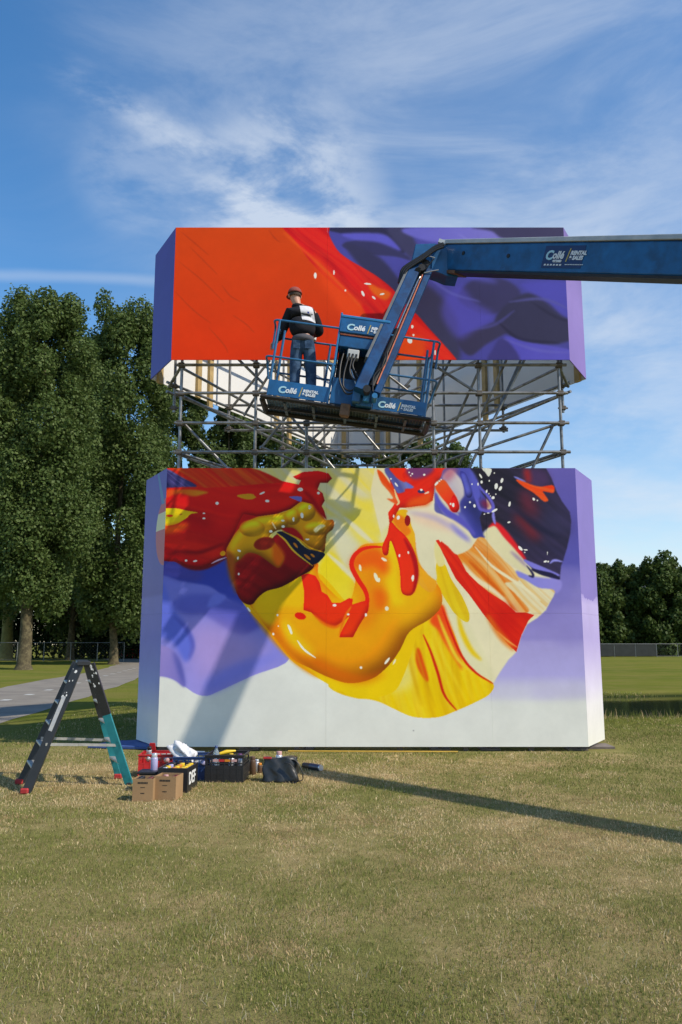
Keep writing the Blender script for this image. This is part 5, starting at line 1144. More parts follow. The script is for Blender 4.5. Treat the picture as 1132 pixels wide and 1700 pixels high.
for sgn, w0, dirv in ((-1, 19, Vector((-.35, .75, -.3))), (1, 23, Vector((-.1, .9, .2)))):      # fingers and thumb, curled
    c0 = Vector(body_v[w0]); dirv.normalize(); acr = dirv.cross(Vector((0, 0, 1))).normalized()
    for f_ in range(4):
        o_ = acr*(f_-1.5)*.020; L = (.075, .085, .080, .062)[f_]
        i0 = len(body_v); p1 = c0+o_+dirv*.045; p2 = p1+dirv*L*.5+Vector((0, 0, -.012)); p3 = p2+dirv*L*.2+Vector((0, 0, -L*.45))
        body_v += [tuple(p1), tuple(p2), tuple(p3)]; body_e += [(w0, i0), (i0, i0+1), (i0+1, i0+2)]; body_r += [.010, .009, .008]
    i0 = len(body_v); p1 = c0+acr*.035*sgn+dirv*.01; p2 = p1+dirv*.035+acr*.012*sgn+Vector((0, 0, -.02))
    body_v += [tuple(p1), tuple(p2)]; body_e += [(w0, i0), (i0, i0+1)]; body_r += [.012, .010]
body = skin_obj('body', body_v, body_e, body_r, M_skin, man)
bm = bmesh.new(); bm.from_mesh(body.data)       # ears and nose joined into the same mesh
hd = Vector((-.13, .105, 1.765)); face = Vector((-.35, .93, -.05)).normalized(); rt_ = face.cross(Vector((0, 0, 1))).normalized()
for off_, sc in ((rt_*.088, (.014, .026, .034)), (-rt_*.088, (.014, .026, .034)), (face*.098-Vector((0, 0, .01)), (.013, .022, .022)), (face*.085-Vector((0, 0, .06)), (.028, .012, .010))):
    bmesh.ops.create_uvsphere(bm, u_segments=10, v_segments=7, radius=1.0, matrix=Matrix.Translation(hd+off_) @ Matrix.Rotation(math.radians(20), 4, 'Z') @ Matrix.Diagonal((*sc, 1)))
bm.to_mesh(body.data); bm.free()
for s_ in (-1, 1):
    ev = hd+face*.088+rt_*.032*s_+Vector((0, 0, .015)); MB().lathe([(.001, -.010), (.009, -.005), (.010, 0), (.009, .005), (.001, .010)], ev, 10).build('eye', M_black, man, loc=mo)
# trousers
jv = [(0, .0, 1.0), (-.09, 0, .92), (-.10, .015, .72), (-.115, .025, .50), (-.112, .0, .28), (-.11, -.01, .10), (.09, 0, .92), (.108, .01, .72), (.125, .015, .50), (.13, -.01, .28), (.135, -.02, .10), (0, 0, 1.09)]
je = [(0, 1), (1, 2), (2, 3), (3, 4), (4, 5), (0, 6), (6, 7), (7, 8), (8, 9), (9, 10), (0, 11)]
jr = [(.145, .125), .108, .100, .084, .076, .080, .108, .100, .084, .076, .080, (.150, .125)]
skin_obj('jeans', jv, je, jr, M_jean, man)
for s_, (x, y) in ((-1, (-.11, -.01)), (1, (.135, -.02))):
    skin_obj('shoe', [(x, y-.05, .055), (x+s_*.005, y+.06, .05), (x+s_*.02, y+.18, .04)], [(0, 1), (1, 2)], [.052, .052, .042], M_shoe, man)
for s_ in (-1, 1):       # back pockets
    MB().hexa([(s_*.085-.05, -.128, .86), (s_*.085+.05, -.128, .86), (s_*.085+.05, -.118, .86), (s_*.085-.05, -.118, .86), (s_*.085-.055, -.131, .99), (s_*.085+.055, -.131, .99), (s_*.085+.055, -.12, .99), (s_*.085-.055, -.12, .99)]).build('back_pocket', M_jean, man, loc=mo, bevel=.004)
# sweatshirt
hv = [(0, .0, 1.07), (-.008, .015, 1.22), (-.02, .03, 1.38), (-.04, .04, 1.49), (-.075, .06, 1.57), (-.195, .04, 1.475), (-.255, .06, 1.34), (-.305, .08, 1.22), (-.35, .15, 1.15), (-.385, .20, 1.105),
      (.145, .04, 1.465), (.20, .09, 1.33), (.245, .14, 1.22), (.21, .27, 1.245), (.165, .38, 1.275)]
he = [(0, 1), (1, 2), (2, 3), (3, 4), (3, 5), (5, 6), (6, 7), (7, 8), (8, 9), (3, 10), (10, 11), (11, 12), (12, 13), (13, 14)]
hr = [(.185, .150), (.222, .172), (.235, .165), (.160, .135), .072, .094, .082, .074, .060, .050, .090, .084, .074, .060, .050]
hood = skin_obj('sweatshirt', hv, he, hr, M_hood, man, sub=2)
MB().lathe([(.12, -.04), (.158, -.035), (.164, 0), (.162, .035), (.14, .05)], (0, .0, 1.03), 20).build('waistband', M_rib, man, loc=mo)
skin_obj('hood_collar', [(-.16, .03, 1.565), (-.10, -.035, 1.56), (-.02, -.01, 1.555), (.01, .08, 1.54)], [(0, 1), (1, 2), (2, 3)], [.032, .042, .042, .03], M_hood, man)
# white print on the back, laid on the cloth
bmh = bmesh.new(); bmh.from_mesh(hood.data); bvh = BVHTree.FromBMesh(bmh); bmh.free()
def on_back(x, z, d=.004):
    h_ = bvh.ray_cast(Vector((x, -.8, z)), Vector((0, 1, 0)))[0]
    return (x, (h_.y if h_ else -.12)-d, z)
M_print = mat('white_print', (.58, .58, .60, 1), .8, var=.10, scale=30, col2=(.36, .37, .42, 1), w2=.34, s2=55)
NX, NZ = 12, 14
def sheetgrid(x0, x1, z0, z1, nx, nz, d, skew=0.0): return [on_back(x0+(x1-x0)*i/nx+skew*(j/nz), z0+(z1-z0)*j/nz, d) for j in range(nz+1) for i in range(nx+1)], [[j*(nx+1)+i, j*(nx+1)+i+1, (j+1)*(nx+1)+i+1, (j+1)*(nx+1)+i] for j in range(nz) for i in range(nx)]
pr = MB().add(*sheetgrid(-.005, .185, 1.30, 1.545, NX, NZ, .004, -.045), True).build('back_print', M_print, hood, loc=mo)
MB().add(*sheetgrid(.07, .095, 1.41, 1.435, 2, 2, .007), True).build('print_emblem', mat('blue_ink', (.03, .05, .25, 1), .8), hood, loc=mo)
# hair and cap
cp0 = hd+Vector((0, 0, .035))
hb = bmesh.new(); bmesh.ops.create_uvsphere(hb, u_segments=20, v_segments=12, radius=1, matrix=Matrix.Translation(hd+Vector((.002, -.004, .012))) @ Matrix.Diagonal((.095, .101, .100, 1)))
bmesh.ops.delete(hb, geom=[v for v in hb.verts if v.co.z < hd.z-.025 or (v.co-hd).dot(face) > .055], context='VERTS'); mh = bpy.data.meshes.new('hair'); hb.to_mesh(mh); hb.free(); mh.materials.append(M_hair)
for p in mh.polygons: p.use_smooth = True
link('hair', mh, man)
hb = bmesh.new(); bmesh.ops.create_uvsphere(hb, u_segments=24, v_segments=14, radius=1, matrix=Matrix.Translation(cp0) @ Matrix.Diagonal((.108, .116, .105, 1)))
bmesh.ops.delete(hb, geom=[v for v in hb.verts if v.co.z < cp0.z-.014], context='VERTS'); mh = bpy.data.meshes.new('cap'); hb.to_mesh(mh); hb.free(); mh.materials.append(M_capm)
for p in mh.polygons: p.use_smooth = True
capo = link('cap', mh, man); sm_ = capo.modifiers.new('thickness', 'SOLIDIFY'); sm_.thickness = .004
bv_, bf = [], []
for j in range(5):
    for i in range(9):
        a = (i-4)/4*1.0; r_ = .100+j*.018*(math.cos(a*1.1)); dv = face*math.cos(a)+rt_*math.sin(a); bv_.append(cp0+dv*r_+Vector((0, 0, .008-.012*j*.5)))
for j in range(4):
    for i in range(8): bf.append([j*9+i, j*9+i+1, (j+1)*9+i+1, (j+1)*9+i])
bo = MB().add(bv_, bf, True).build('peak', M_capm, capo, loc=mo); sm_ = bo.modifiers.new('thickness', 'SOLIDIFY'); sm_.thickness = .005
MB().lathe([(.004, 0), (.008, .004), (.004, .009)], cp0+Vector((0, 0, .100)), 8).build('cap_button', M_capm, capo, loc=mo)
tagc = MB().tube([(-.46, .33, 1.06), (-.45, .36, 1.14)], .028, 10).build('spray_can', M_box)
tagc.location = Vector(man.location)+Vector((.62, .16, .21)); tag(tagc, 'spray can in the right hand of the man in the basket', 'spray can')

# ---------------------------------------------------------------- things on the grass
M_blackp = mat('spattered_black_paint', (.022, .024, .027, 1), .45, var=.2, scale=9, spec=.5, col2=(.52, .52, .50, 1), w2=.27, s2=22)
M_teal = mat('teal_paint', (.018, .22, .25, 1), .45, var=.15, scale=9, spec=.5, col2=(.012, .15, .17, 1), w2=.4, s2=6)
M_alu = mat('worn_aluminium', (.42, .41, .38, 1), .5, .5, var=.25, scale=14)
M_redfoot = mat('red_rubber_foot', (.38, .03, .03, 1), .6, var=.2)
M_sticker = mat('pale_sticker', (.50, .50, .48, 1), .6, var=.2, scale=30, col2=(.35, .36, .38, 1), s2=30)
def ladder():
    A0, A1 = Vector(on_ground(42, 1318)), Vector(on_ground(33, 1302)); C0, C1 = Vector(on_ground(214, 1303)), Vector(on_ground(197, 1293))
    top0 = Vector(at(144, 1102, 9.32)); top1 = Vector(at(137, 1099, 9.9))
    top0b = Vector(at(131, 1102, 9.32)); top1b = Vector(at(126, 1099, 9.85)); top0c = Vector(at(149, 1102, 9.34)); top1c = Vector(at(143, 1099, 9.9))
    root = empty('step_ladder', ((A0.x+C0.x)/2, 9.6, 0), label='paint spattered folding step ladder, black with one teal rear leg, standing open on the lawn', cat='ladder')
    def stile(a, b, m, up, w=.088, t_=.028):
        d = (b-a).normalized(); return MB().beam(a, b, w, t_, up=up, ch=0)
    fn = Vector((0, 1, 0))
    def leg(a, b, m, w0=.095):
        # channel section: web plus two flanges
        d = (b-a).normalized(); x = d.cross(fn).normalized(); y = x.cross(d).normalized()
        MB().beam(a, b, w0, .012, up=y).beam(a+x*(w0/2-.006)+y*.018, b+x*(w0/2-.006)+y*.018, .010, .036, up=y).beam(a-x*(w0/2-.006)+y*.018, b-x*(w0/2-.006)+y*.018, .010, .036, up=y).build('leg', m, root, bevel=.002); return x, y
    leg(A0, top0b, M_blackp, .10); leg(A1, top1b, M_blackp, .085)
    mid = C0.lerp(top0c, .58)
    leg(C0, mid, M_teal, .092); leg(mid+(top0c-C0).normalized()*.0, top0c, M_blackp, .10)
    leg(C1, C1.lerp(top1c, .5), M_teal, .07); leg(C1.lerp(top1c, .5), top1c, M_blackp, .08)
    for k in range(1, 6):
        t_ = k/6.1+.02
        for (p, q_, r_, s_) in ((A0, top0b, A1, top1b), (C0, top0c, C1, top1c)):
            a, b = p.lerp(q_, t_), r_.lerp(s_, t_); MB().beam(a+Vector((0, .01, 0)), b, .085, .028, up=(0, 0, 1), ch=.006).build('rung', M_alu, root, bevel=.003)
    for p in (A0, A1, C1): MB().box(p+Vector((-.055, -.03, 0)), p+Vector((.035, .045, .06))).build('foot', M_redfoot, root, bevel=.012)
    MB().box(C0+Vector((-.03, -.02, 0)), C0+Vector((.03, .03, .03))).build('foot', M_blackp, root, bevel=.01)
    MB().beam((top0b+top0c)/2+Vector((0, -.03, .005)), (top1b+top1c)/2+Vector((0, .03, .005)), .15, .045, up=(0, 0, 1), ch=.012).build('hinge', M_blackp, root, bevel=.004)
    for p, q_ in ((A0.lerp(top0b, .37), C0.lerp(top0c, .33)), (A1.lerp(top1b, .37), C1.lerp(top1c, .33))):
        m_ = p.lerp(q_, .45)+Vector((0, 0, .0)); MB().beam(p+Vector((0, -.012, 0)), m_, .03, .008, up=(0, 1, 0)).build('spreader', M_alu, root); MB().beam(m_+Vector((0, .01, 0)), q_, .03, .008, up=(0, 1, 0)).build('spreader', M_alu, root)
    p, q_ = A0.lerp(top0b, .47), A0.lerp(top0b, .74); d = (q_-p).normalized(); x = d.cross(fn).normalized()
    MB().beam(p+x*.012-Vector((0, .009, 0)), q_+x*.012-Vector((0, .009, 0)), .042, .003, up=(0, 1, 0)).build('sticker', M_sticker, root)
    rs = random.Random(3)
    for (p, q_, n) in ((A0, top0b, 9), (mid, top0c, 12)):
        d = (q_-p).normalized(); x = d.cross(fn).normalized()
        for k in range(n):
            t_ = rs.random()**.35; c = p.lerp(q_, .45+.53*t_ if p is A0 else .1+.85*t_)+x*(rs.random()-.5)*.075-Vector((0, .0075, 0)); r_ = .004+.011*rs.random()**2
            MB().add([c+x*r_*math.cos(a)+d*r_*(1+rs.random())*math.sin(a) for a in [i*.785 for i in range(8)]], [list(range(8))]).build('paint_splash', M_white, root)
ladder()

M_capb = mat('dark_plastic_cap', (.02, .02, .022, 1), .4); M_capr = mat('maroon_cap', (.16, .03, .025, 1), .45); M_capy = mat('yellow_cap', (.75, .50, .02, 1), .4); M_capo = mat('orange_cap', (.62, .22, .02, 1), .4)
M_caps = mat('brown_cap', (.10, .055, .03, 1), .5); M_silver = mat('silver_tin', (.62, .63, .66, 1), .3, .6, var=.05); M_lilcan = mat('lilac_tin', (.42, .40, .62, 1), .35, .1); M_pinkcap = mat('pink_cap', (.55, .32, .30, 1), .5)
M_purpcap = mat('purple_cap', (.14, .05, .16, 1), .45)
def can(p, body, cap, label, rz=0.0, tilt=None, r=.033, h=.19, group=None):
    root = empty('spray_can', p, rz, label=label, cat='spray can', group=group)
    if tilt: root.rotation_euler = tilt
    MB().lathe([(r*.93, 0), (r, .004), (r, h*.74), (r*.93, h*.78), (r*.62, h*.83), (r*.5, h*.84)], n=14).build('body', body, root, loc=(0, 0, 0))
    MB().lathe([(r*.80, h*.80), (r*.82, h*.97), (r*.76, h), (.001, h)], n=14).build('cap', cap, root, loc=(0, 0, 0)); return root
def lattice_crate(label, p, rz, W, D_, Hh, m, nx, ny, nz=3, rim=.035, open_side=False, letters=None):
    """stacking crate: floor, rim, corner posts, side ribs, all welded plastic; local axes: x width, y depth"""
    root = empty('plastic_crate', p, rz, label=label, cat='crate'); t_ = .012; lo = (0, 0, 0)
    MB().box((-W/2+t_, -D_/2+t_, .01), (W/2-t_, D_/2-t_, .02)).build('floor', m, root, loc=lo)
    for sy in (-1, 1):
        y0 = sy*D_/2; f = MB(); ya, yb = (y0-t_*(sy > 0), y0+t_*(sy < 0))
        f.box((-W/2, ya, Hh-rim), (W/2, yb, Hh)).box((-W/2, ya, 0), (W/2, yb, .03))
        for k in range(nx+1): x = -W/2+W*k/nx; w_ = .012 if 0 < k < nx else .035; f.box((max(-W/2, x-w_/2), ya, .03), (min(W/2, x+w_/2), yb, Hh-rim))
        for k in range(1, nz): z = .03+(Hh-rim-.03)*k/nz; f.box((-W/2+.02, ya+.002, z-.006), (W/2-.02, yb-.002, z+.006))
        f.box((-W/2+.015, ya+.004, .03), (W/2-.015, yb-.004, .03+(Hh-rim-.03)*.66)); f.build('side_wall', m, root, loc=lo)
        f.box
        MB().box((-W/2-.006, ya-(.01 if sy < 0 else 0), Hh-.012), (W/2+.006, yb+(.01 if sy > 0 else 0), Hh+.002)).build('rim', m, root, loc=lo)
    for sx in (-1, 1):
        x0 = sx*W/2; f = MB(); xa, xb = (x0-t_*(sx > 0), x0+t_*(sx < 0)); d2 = D_/2-t_
        f.box((xa, -d2, 0), (xb, d2, .03)); f.box((xa, -d2, Hh-rim), (xb, -.06, Hh)).box((xa, .06, Hh-rim), (xb, d2, Hh)).box((xa, -.06, Hh-.02), (xb, .06, Hh)).box((xa, -.06, Hh-rim-.045), (xb, .06, Hh-rim-.03))
        for k in range(1, ny): y = -d2+2*d2*k/ny; f.box((xa, y-.006, .03), (xb, y+.006, Hh-rim-.03))
        for k in range(1, nz): z = .03+(Hh-rim-.03)*k/nz; f.box((xa+.002, -d2, z-.006), (xb-.002, d2, z+.006))
        f.box((xa+.004, -d2, .03), (xb-.004, d2, .03+(Hh-rim-.03)*.62)); f.build('end_wall', m, root, loc=lo)
    return root
M_crR = mat('red_plastic', (.50, .022, .026, 1), .4, var=.12, scale=8, spec=.5); M_crB = mat('navy_plastic', (.022, .055, .17, 1), .4, var=.12, spec=.5); M_crK = mat('black_plastic', (.018, .018, .021, 1), .4, var=.2, spec=.5)
gp = on_ground
# red crate, open side up at the back
p = gp(258, 1291); cr = lattice_crate('bright red lattice crate with raised ends beside the teal ladder leg', (p[0]+.02, p[1]+.20, 0), math.radians(4), .50, .38, .27, M_crR, 7, 5)
for sx, w_ in ((-.14, .09), (.18, .10)): MB().hexa([(sx-w_/2, .17, .27), (sx+w_/2, .17, .27), (sx+w_/2, .185, .27), (sx-w_/2, .185, .27), (sx-w_/2+.01, .14, .37), (sx+w_/2-.01, .14, .37), (sx+w_/2-.01, .155, .37), (sx-w_/2+.01, .155, .37)]).build('handle_flap', M_crR, cr, loc=(0, 0, 0), bevel=.004)
cx, cy = p[0]+.02, p[1]+.20
kinds = [(M_silver, M_capb, 'black'), (M_silver, M_pinkcap, 'pink'), (M_silver, M_capr, 'maroon')]
can((cx+.16, cy+.05, .15), M_silver, M_capb, 'silver spray can with black cap standing tall in the red crate', r=.034, h=.21)
for i, (dx, dy, z, tl) in enumerate(((-.12, -.08, .20, (1.4, .3, 1.2)), (-.02, -.05, .21, (1.5, .2, -.6)), (.06, -.09, .20, (1.5, .1, .4)), (-.03, .06, .18, (1.5, 0, 1.9)), (-.17, .05, .16, (.3, .1, 0)))):
    can((cx+dx, cy+dy, z), M_silver, (M_pinkcap, M_silver, M_pinkcap, M_capr, M_capb)[i],
        ('pink capped spray can lying at the left front of the red crate', 'all silver spray can lying in the middle of the red crate', 'pink capped spray can lying at the right front of the red crate', 'maroon capped spray can lying at the back of the red crate', 'black capped can standing at the left end of the red crate')[i], tilt=tl)
# blue crate with plastic bag
p = gp(318, 1296); bxp = (p[0]+.01, p[1]+.22)
lattice_crate('navy blue lattice crate with a white plastic bag spilling over its left end', (bxp[0], bxp[1], 0), math.radians(2), .50, .40, .27, M_crB, 8, 5)
M_bag = mat('thin_white_plastic', (.66, .66, .67, 1), .35, var=.06, bump=.8, bscale=22, spec=.6)
bmz = bmesh.new(); bmesh.ops.create_icosphere(bmz, subdivisions=4, radius=1)
for v in bmz.verts:
    a = v.co.copy(); n_ = .16*math.sin(a.x*7+a.z*3)+.12*math.sin(a.y*9-a.z*5)+.08*math.sin(a.x*17+a.y*13); v.co = Vector((a.x*.15*(1+n_)-.05*a.z, a.y*.10*(1+n_), a.z*.105*(1+n_)-(.04 if a.x > .5 else 0)))
mz = bpy.data.meshes.new('plastic_bag'); bmz.to_mesh(mz); bmz.free(); mz.materials.append(M_bag)
for q_ in mz.polygons: q_.use_smooth = True
tag(link('plastic_bag', mz, None, (bxp[0]-.17, bxp[1]-.0, .31)), 'crumpled translucent white plastic bag on the navy crate', 'plastic bag')
for i, dx in enumerate((.02, .11, .19)):
    can((bxp[0]+dx, bxp[1]+(-.05, .03, -.03)[i], .18), M_silver, (M_lilcan, M_silver, M_capb)[i], ('lilac capped can lying next to the plastic bag in the navy crate', 'silver can lying in the middle of the navy crate', 'black capped can lying at the right end of the navy crate')[i], tilt=(1.45, .1, (.6, 2.1, -.5)[i]))
# black lattice crate
p = gp(373, 1299); kp = (p[0], p[1]+.20)
kc = lattice_crate('black lattice crate with a water bottle and a yellow tool in it', (kp[0], kp[1], 0), math.radians(-3), .46, .40, .31, M_crK, 6, 5, 4)
for k, (m_, x_) in enumerate(((M_pinkcap, -.10), (M_crR, -.03), (M_capo, .04), (M_pinkcap, .12))): MB().box((x_-.035, -.205, .235), (x_+.03, -.2015, .262)).build('label_strip', m_, kc, loc=(0, 0, 0))
M_pet = bpy.data.materials.new('clear_plastic'); M_pet.use_nodes = True; _p = M_pet.node_tree.nodes['Principled BSDF']; _p.inputs['Base Color'].default_value = (.62, .76, .84, 1); _p.inputs['Roughness'].default_value = .12; _p.inputs['Transmission Weight'].default_value = .75; _p.inputs['IOR'].default_value = 1.25
wbt = empty('water_bottle', (kp[0]-.13, kp[1]-.06, .14), label='clear water bottle with blue cap standing in the black crate', cat='bottle')
MB().lathe([(.036, 0), (.04, .01), (.04, .09), (.037, .095), (.04, .10), (.04, .17), (.016, .225), (.014, .24)], n=16).build('body', M_pet, wbt, loc=(0, 0, 0)); MB().lathe([(.017, .235), (.017, .262), (.001, .263)], n=12).build('cap', M_crB, wbt, loc=(0, 0, 0))
tl = MB().tube([(kp[0]-.08, kp[1]-.12, .315), (kp[0]+.0, kp[1]-.1, .335), (kp[0]+.10, kp[1]-.05, .34)], [.018, .025, .012], 10).build('paint_roller', M_capy); tag(tl, 'yellow handled tool lying across the black lattice crate', 'tool')
for i, (dx, dy) in enumerate(((.14, .08), (.03, .10), (.17, -.05), (.05, .0))):
    can((kp[0]+dx, kp[1]+dy, .10), (M_purpcap, M_silver, M_silver, M_silver)[i], (M_purpcap, M_capy, M_purpcap, M_capb)[i], ('purple can at the back right of the black lattice crate', 'yellow capped can at the back of the black lattice crate', 'purple capped can at the right end of the black lattice crate', 'black capped can in the middle of the black lattice crate')[i])
# black box with white letters
p0 = Vector(gp(296, 1318)); p1 = Vector(gp(322, 1306)); dirx = (p1-p0); ang = math.atan2(dirx.y, dirx.x)
bw, bd_, bh = .33, .46, .26
root = empty('black_crate', (-1.83, 9.40, 0), math.radians(-4), label='black box with white letters on its right side, full of yellow capped cans', cat='crate')
t_ = .014
MB().box((-bw/2, -bd_/2, 0), (bw/2, bd_/2, .012)).build('floor', M_crK, root, loc=(0, 0, 0))
MB().box((-bw/2, -bd_/2, .012), (bw/2, -bd_/2+t_, bh)).build('front_wall', M_crK, root, loc=(0, 0, 0)); MB().box((-bw/2, bd_/2-t_, .012), (bw/2, bd_/2, bh)).build('back_wall', M_crK, root, loc=(0, 0, 0))
MB().box((-bw/2, -bd_/2+t_, .012), (-bw/2+t_, bd_/2-t_, bh)).build('side_wall', M_crK, root, loc=(0, 0, 0)); rw = MB().box((bw/2-t_, -bd_/2+t_, .012), (bw/2, bd_/2-t_, bh)).build('side_wall', M_crK, root, loc=(0, 0, 0))
me = text_mesh('DEF', .15, 0, .004)
for v in me.vertices: v.co = Vector((bw/2+.002+v.co.z, -.17+v.co.x*1.15, .08+v.co.y*1.2))
me.materials.clear(); me.materials.append(M_white); link('lettering', me, rw)
MB().box((-.05, -bd_/2-.003, .10), (-.02, -bd_/2-.001, .108)).build('label_strip', M_white, root, loc=(0, 0, 0))
ca, sa = math.cos(math.radians(-4)), math.sin(math.radians(-4))
for i in range(12):
    lx, ly = -.10+(i % 3)*.10, -.17+(i//3)*.11; wx, wy = root.location.x+lx*ca-ly*sa, root.location.y+lx*sa+ly*ca
    capm = (M_silver, M_capo, M_capy, M_capy, M_capy, M_capy, M_lilcan, M_capo, M_capy, M_capb, M_capy, M_capy)[i]
    can((wx, wy, .055), M_silver, capm, '%s capped spray can in the black lettered box, %s of its %s row' % (('silver', 'orange', 'yellow', 'yellow', 'yellow', 'yellow', 'lilac', 'orange', 'yellow', 'black', 'yellow', 'yellow')[i], ('left one', 'middle one', 'right one')[i % 3], ('front', 'second', 'third', 'back')[i//3]), r=.036, h=.205)
# two cardboard boxes of cans
M_card = mat('cardboard', (.33, .205, .10, 1), .85, var=.10, scale=6, bump=.15, bscale=70); M_cardin = mat('cardboard_inside', (.24, .15, .08, 1), .9); M_ink = mat('black_ink', (.035, .028, .022, 1), .8)
def carton(p, rz, W, D_, Hh, label, capset, capnames, where, flap=False):
    root = empty('cardboard_box', p, rz, label=label, cat='box'); t_ = .005; lo = (0, 0, 0)
    fr = MB().box((-W/2, -D_/2, 0), (W/2, -D_/2+t_, Hh)).build('front_wall', M_card, root, loc=lo); MB().box((-W/2, D_/2-t_, 0), (W/2, D_/2, Hh)).build('back_wall', M_card, root, loc=lo)
    for sx in (-1, 1): MB().box((sx*W/2-(t_ if sx > 0 else 0), -D_/2+t_, 0), (sx*W/2+(t_ if sx < 0 else 0), D_/2-t_, Hh)).build('side_wall', M_card, root, loc=lo)
    MB().box((-W/2+t_, -D_/2+t_, 0), (W/2-t_, D_/2-t_, .005)).build('floor', M_cardin, root, loc=lo)
    for k in range(1, 3): MB().box((-W/2+t_, -D_/2+D_*k/3-.002, .005), (W/2-t_, -D_/2+D_*k/3+.002, Hh-.03)).build('divider', M_cardin, root, loc=lo)
    for k, (ty, s_, h_) in enumerate((('a', .028, Hh*.82), ('400 ml', .012, Hh*.62), ('6 x', .014, Hh*.36))):
        w_ = (.50, .22, .20)[k]*W; mb = MB(); n_ = (7, 4, 3)[k]; hh = (.018, .007, .010)[k]
        for q_ in range(n_): mb.box((-w_/2+q_*w_/n_, -D_/2-.0015, h_-hh/2), (-w_/2+(q_+.78)*w_/n_, -D_/2-.0004, h_+hh/2))
        tag(mb.build('printed_line', M_ink, fr, loc=lo), kind='stuff')
    c_, s_ = math.cos(rz), math.sin(rz); i = 0
    for iy in range(3):
        for ix in range(2 if W < .24 else 3):
            nx_ = 2 if W < .24 else 3; lx, ly = -W/2+W*(ix+.5)/nx_, -D_/2+D_*(iy+.5)/3
            nm = capnames[i % len(capnames)]
            can((p[0]+lx*c_-ly*s_, p[1]+lx*s_+ly*c_, .045), M_silver, capset[i % len(capset)], '%s capped can in the %s, %s row, %s' % (nm, where, ('front', 'middle', 'back')[iy], (('left', 'right') if nx_ == 2 else ('left', 'centre', 'right'))[ix]), h=Hh-.055 if Hh > .24 else .18); i += 1
    return root
p = gp(237, 1331); carton((p[0]-.005, p[1]+.12, 0), math.radians(-2), .215, .22, .225, 'smaller open brown carton of dark capped cans nearest to the ladder', [M_capb, M_caps, M_capb, M_capr], ['black', 'brown', 'black', 'maroon'], 'left carton')
p = gp(274, 1329); carton((p[0]+.005, p[1]+.13, 0), math.radians(-7), .235, .24, .24, 'open brown carton of maroon capped cans with its right side in the sun', [M_capr, M_caps, M_capr, M_capr, M_pinkcap, M_capr], ['maroon', 'brown', 'maroon', 'maroon', 'pink', 'maroon'], 'right carton')
p = gp(256, 1310); can((p[0], p[1]-.05, .175), M_lilcan, M_silver, 'pale lilac spray can standing between the two cartons and the red crate', r=.040, h=.22)
pp = on_ground(243, 1316); sl_ = MB().box((pp[0]-.12, pp[1]+.02, .19), (pp[0]+.10, pp[1]+.26, .215)).build('black_tray', M_crK, bevel=.006); tag(sl_, 'flat black tray behind the left carton', 'tray')
MBt = MB().box((pp[0]-.10, pp[1]+.04, 0), (pp[0]+.08, pp[1]+.24, .19)).build('tray_stand', M_crK, None, bevel=.006); MBt.parent = None
tag(MBt, 'black case under the flat tray behind the left carton', 'case')
# cans beside the black crate
for i, (px, py, bm_, cm_, r_, h_, lb) in enumerate(((408, 1284, M_silver, M_silver, .036, .14, 'short silver tin right beside the black lattice crate'), (419, 1286, M_caps, M_caps, .040, .22, 'tall brown can standing on the grass between crate and bag'), (426, 1281, M_silver, M_silver, .033, .15, 'white topped can half behind the tall brown can'),
                                                    (431, 1283, M_caps, M_capo, .030, .12, 'low brown and orange tin nearest to the black bag'), (414, 1281, M_crK, M_crK, .034, .12, 'small black tin between the silver tin and the brown can'))):
    p = gp(px, py); can((p[0], p[1], 0), bm_, cm_, lb, r=r_, h=h_)
# black tote bag
M_leather = mat('black_leather', (.017, .019, .020, 1), .42, var=.25, scale=6, bump=.7, bscale=9, spec=.6)
p = gp(464, 1300); bg = empty('tote_bag', (p[0], p[1]+.14, 0), math.radians(-4), label='slouching black leather shoulder bag on the grass right of the crates', cat='bag')
bm2 = bmesh.new(); bmesh.ops.create_cube(bm2, size=1); bmesh.ops.subdivide_edges(bm2, edges=bm2.edges[:], cuts=9, use_grid_fill=True)
for v in bm2.verts:
    x, y, z = v.co; t_ = z+.5; lx = math.copysign(abs(x*2)**1.0, x)
    yy_ = y*(.26-.13*t_)*(1-.25*abs(x*2)**4)+.012*math.sin(x*14+z*5); xx_ = x*(.42-.03*t_)+.012*math.sin(z*11+y*4); zz_ = t_*(.285-.02*math.sin((x+.5)*5))-.03*t_*(x > .1)*(x-.1)*2
    d_ = .013*math.sin(x*19+z*13)*math.sin(z*9+x*4)+.006*math.sin(x*41+z*23); n_ = Vector((0, 1 if y > 0 else -1, 0)); v.co = Vector((xx_, yy_, zz_))+n_*d_*(abs(y) > .3)
bmesh.ops.recalc_face_normals(bm2, faces=bm2.faces)
ms = bpy.data.meshes.new('bag_body'); bm2.to_mesh(ms); bm2.free(); ms.materials.append(M_leather)
for q_ in ms.polygons: q_.use_smooth = True
bb = link('bag_body', ms, bg); s2_ = bb.modifiers.new('subdivision', 'SUBSURF'); s2_.levels = s2_.render_levels = 1
def strap(pts, name='strap'):
    q_ = arc_pts(pts, .08, 5); v = []; 
    for i, a in enumerate(q_): v += [a+Vector((0, -.018, 0)), a+Vector((0, .018, 0))]
    o = MB().add(v, [[2*i, 2*i+1, 2*i+3, 2*i+2] for i in range(len(q_)-1)], True).build(name, M_leather, bg, loc=(0, 0, 0)); s_ = o.modifiers.new('thickness', 'SOLIDIFY'); s_.thickness = .008; s_.offset = 0
strap([(.06, -.135, .23), (.14, -.15, .22), (.21, -.16, .12), (.24, -.15, .02), (.16, -.16, .005)]); strap([(.10, -.05, .26), (.20, -.07, .25), (.27, -.08, .13), (.28, -.06, .02), (.20, -.05, .01)])
MB().box((-.20, -.075, .26), (-.10, -.055, .285)).build('red_lining', M_redfoot, bg, loc=(0, 0, 0), bevel=.004)
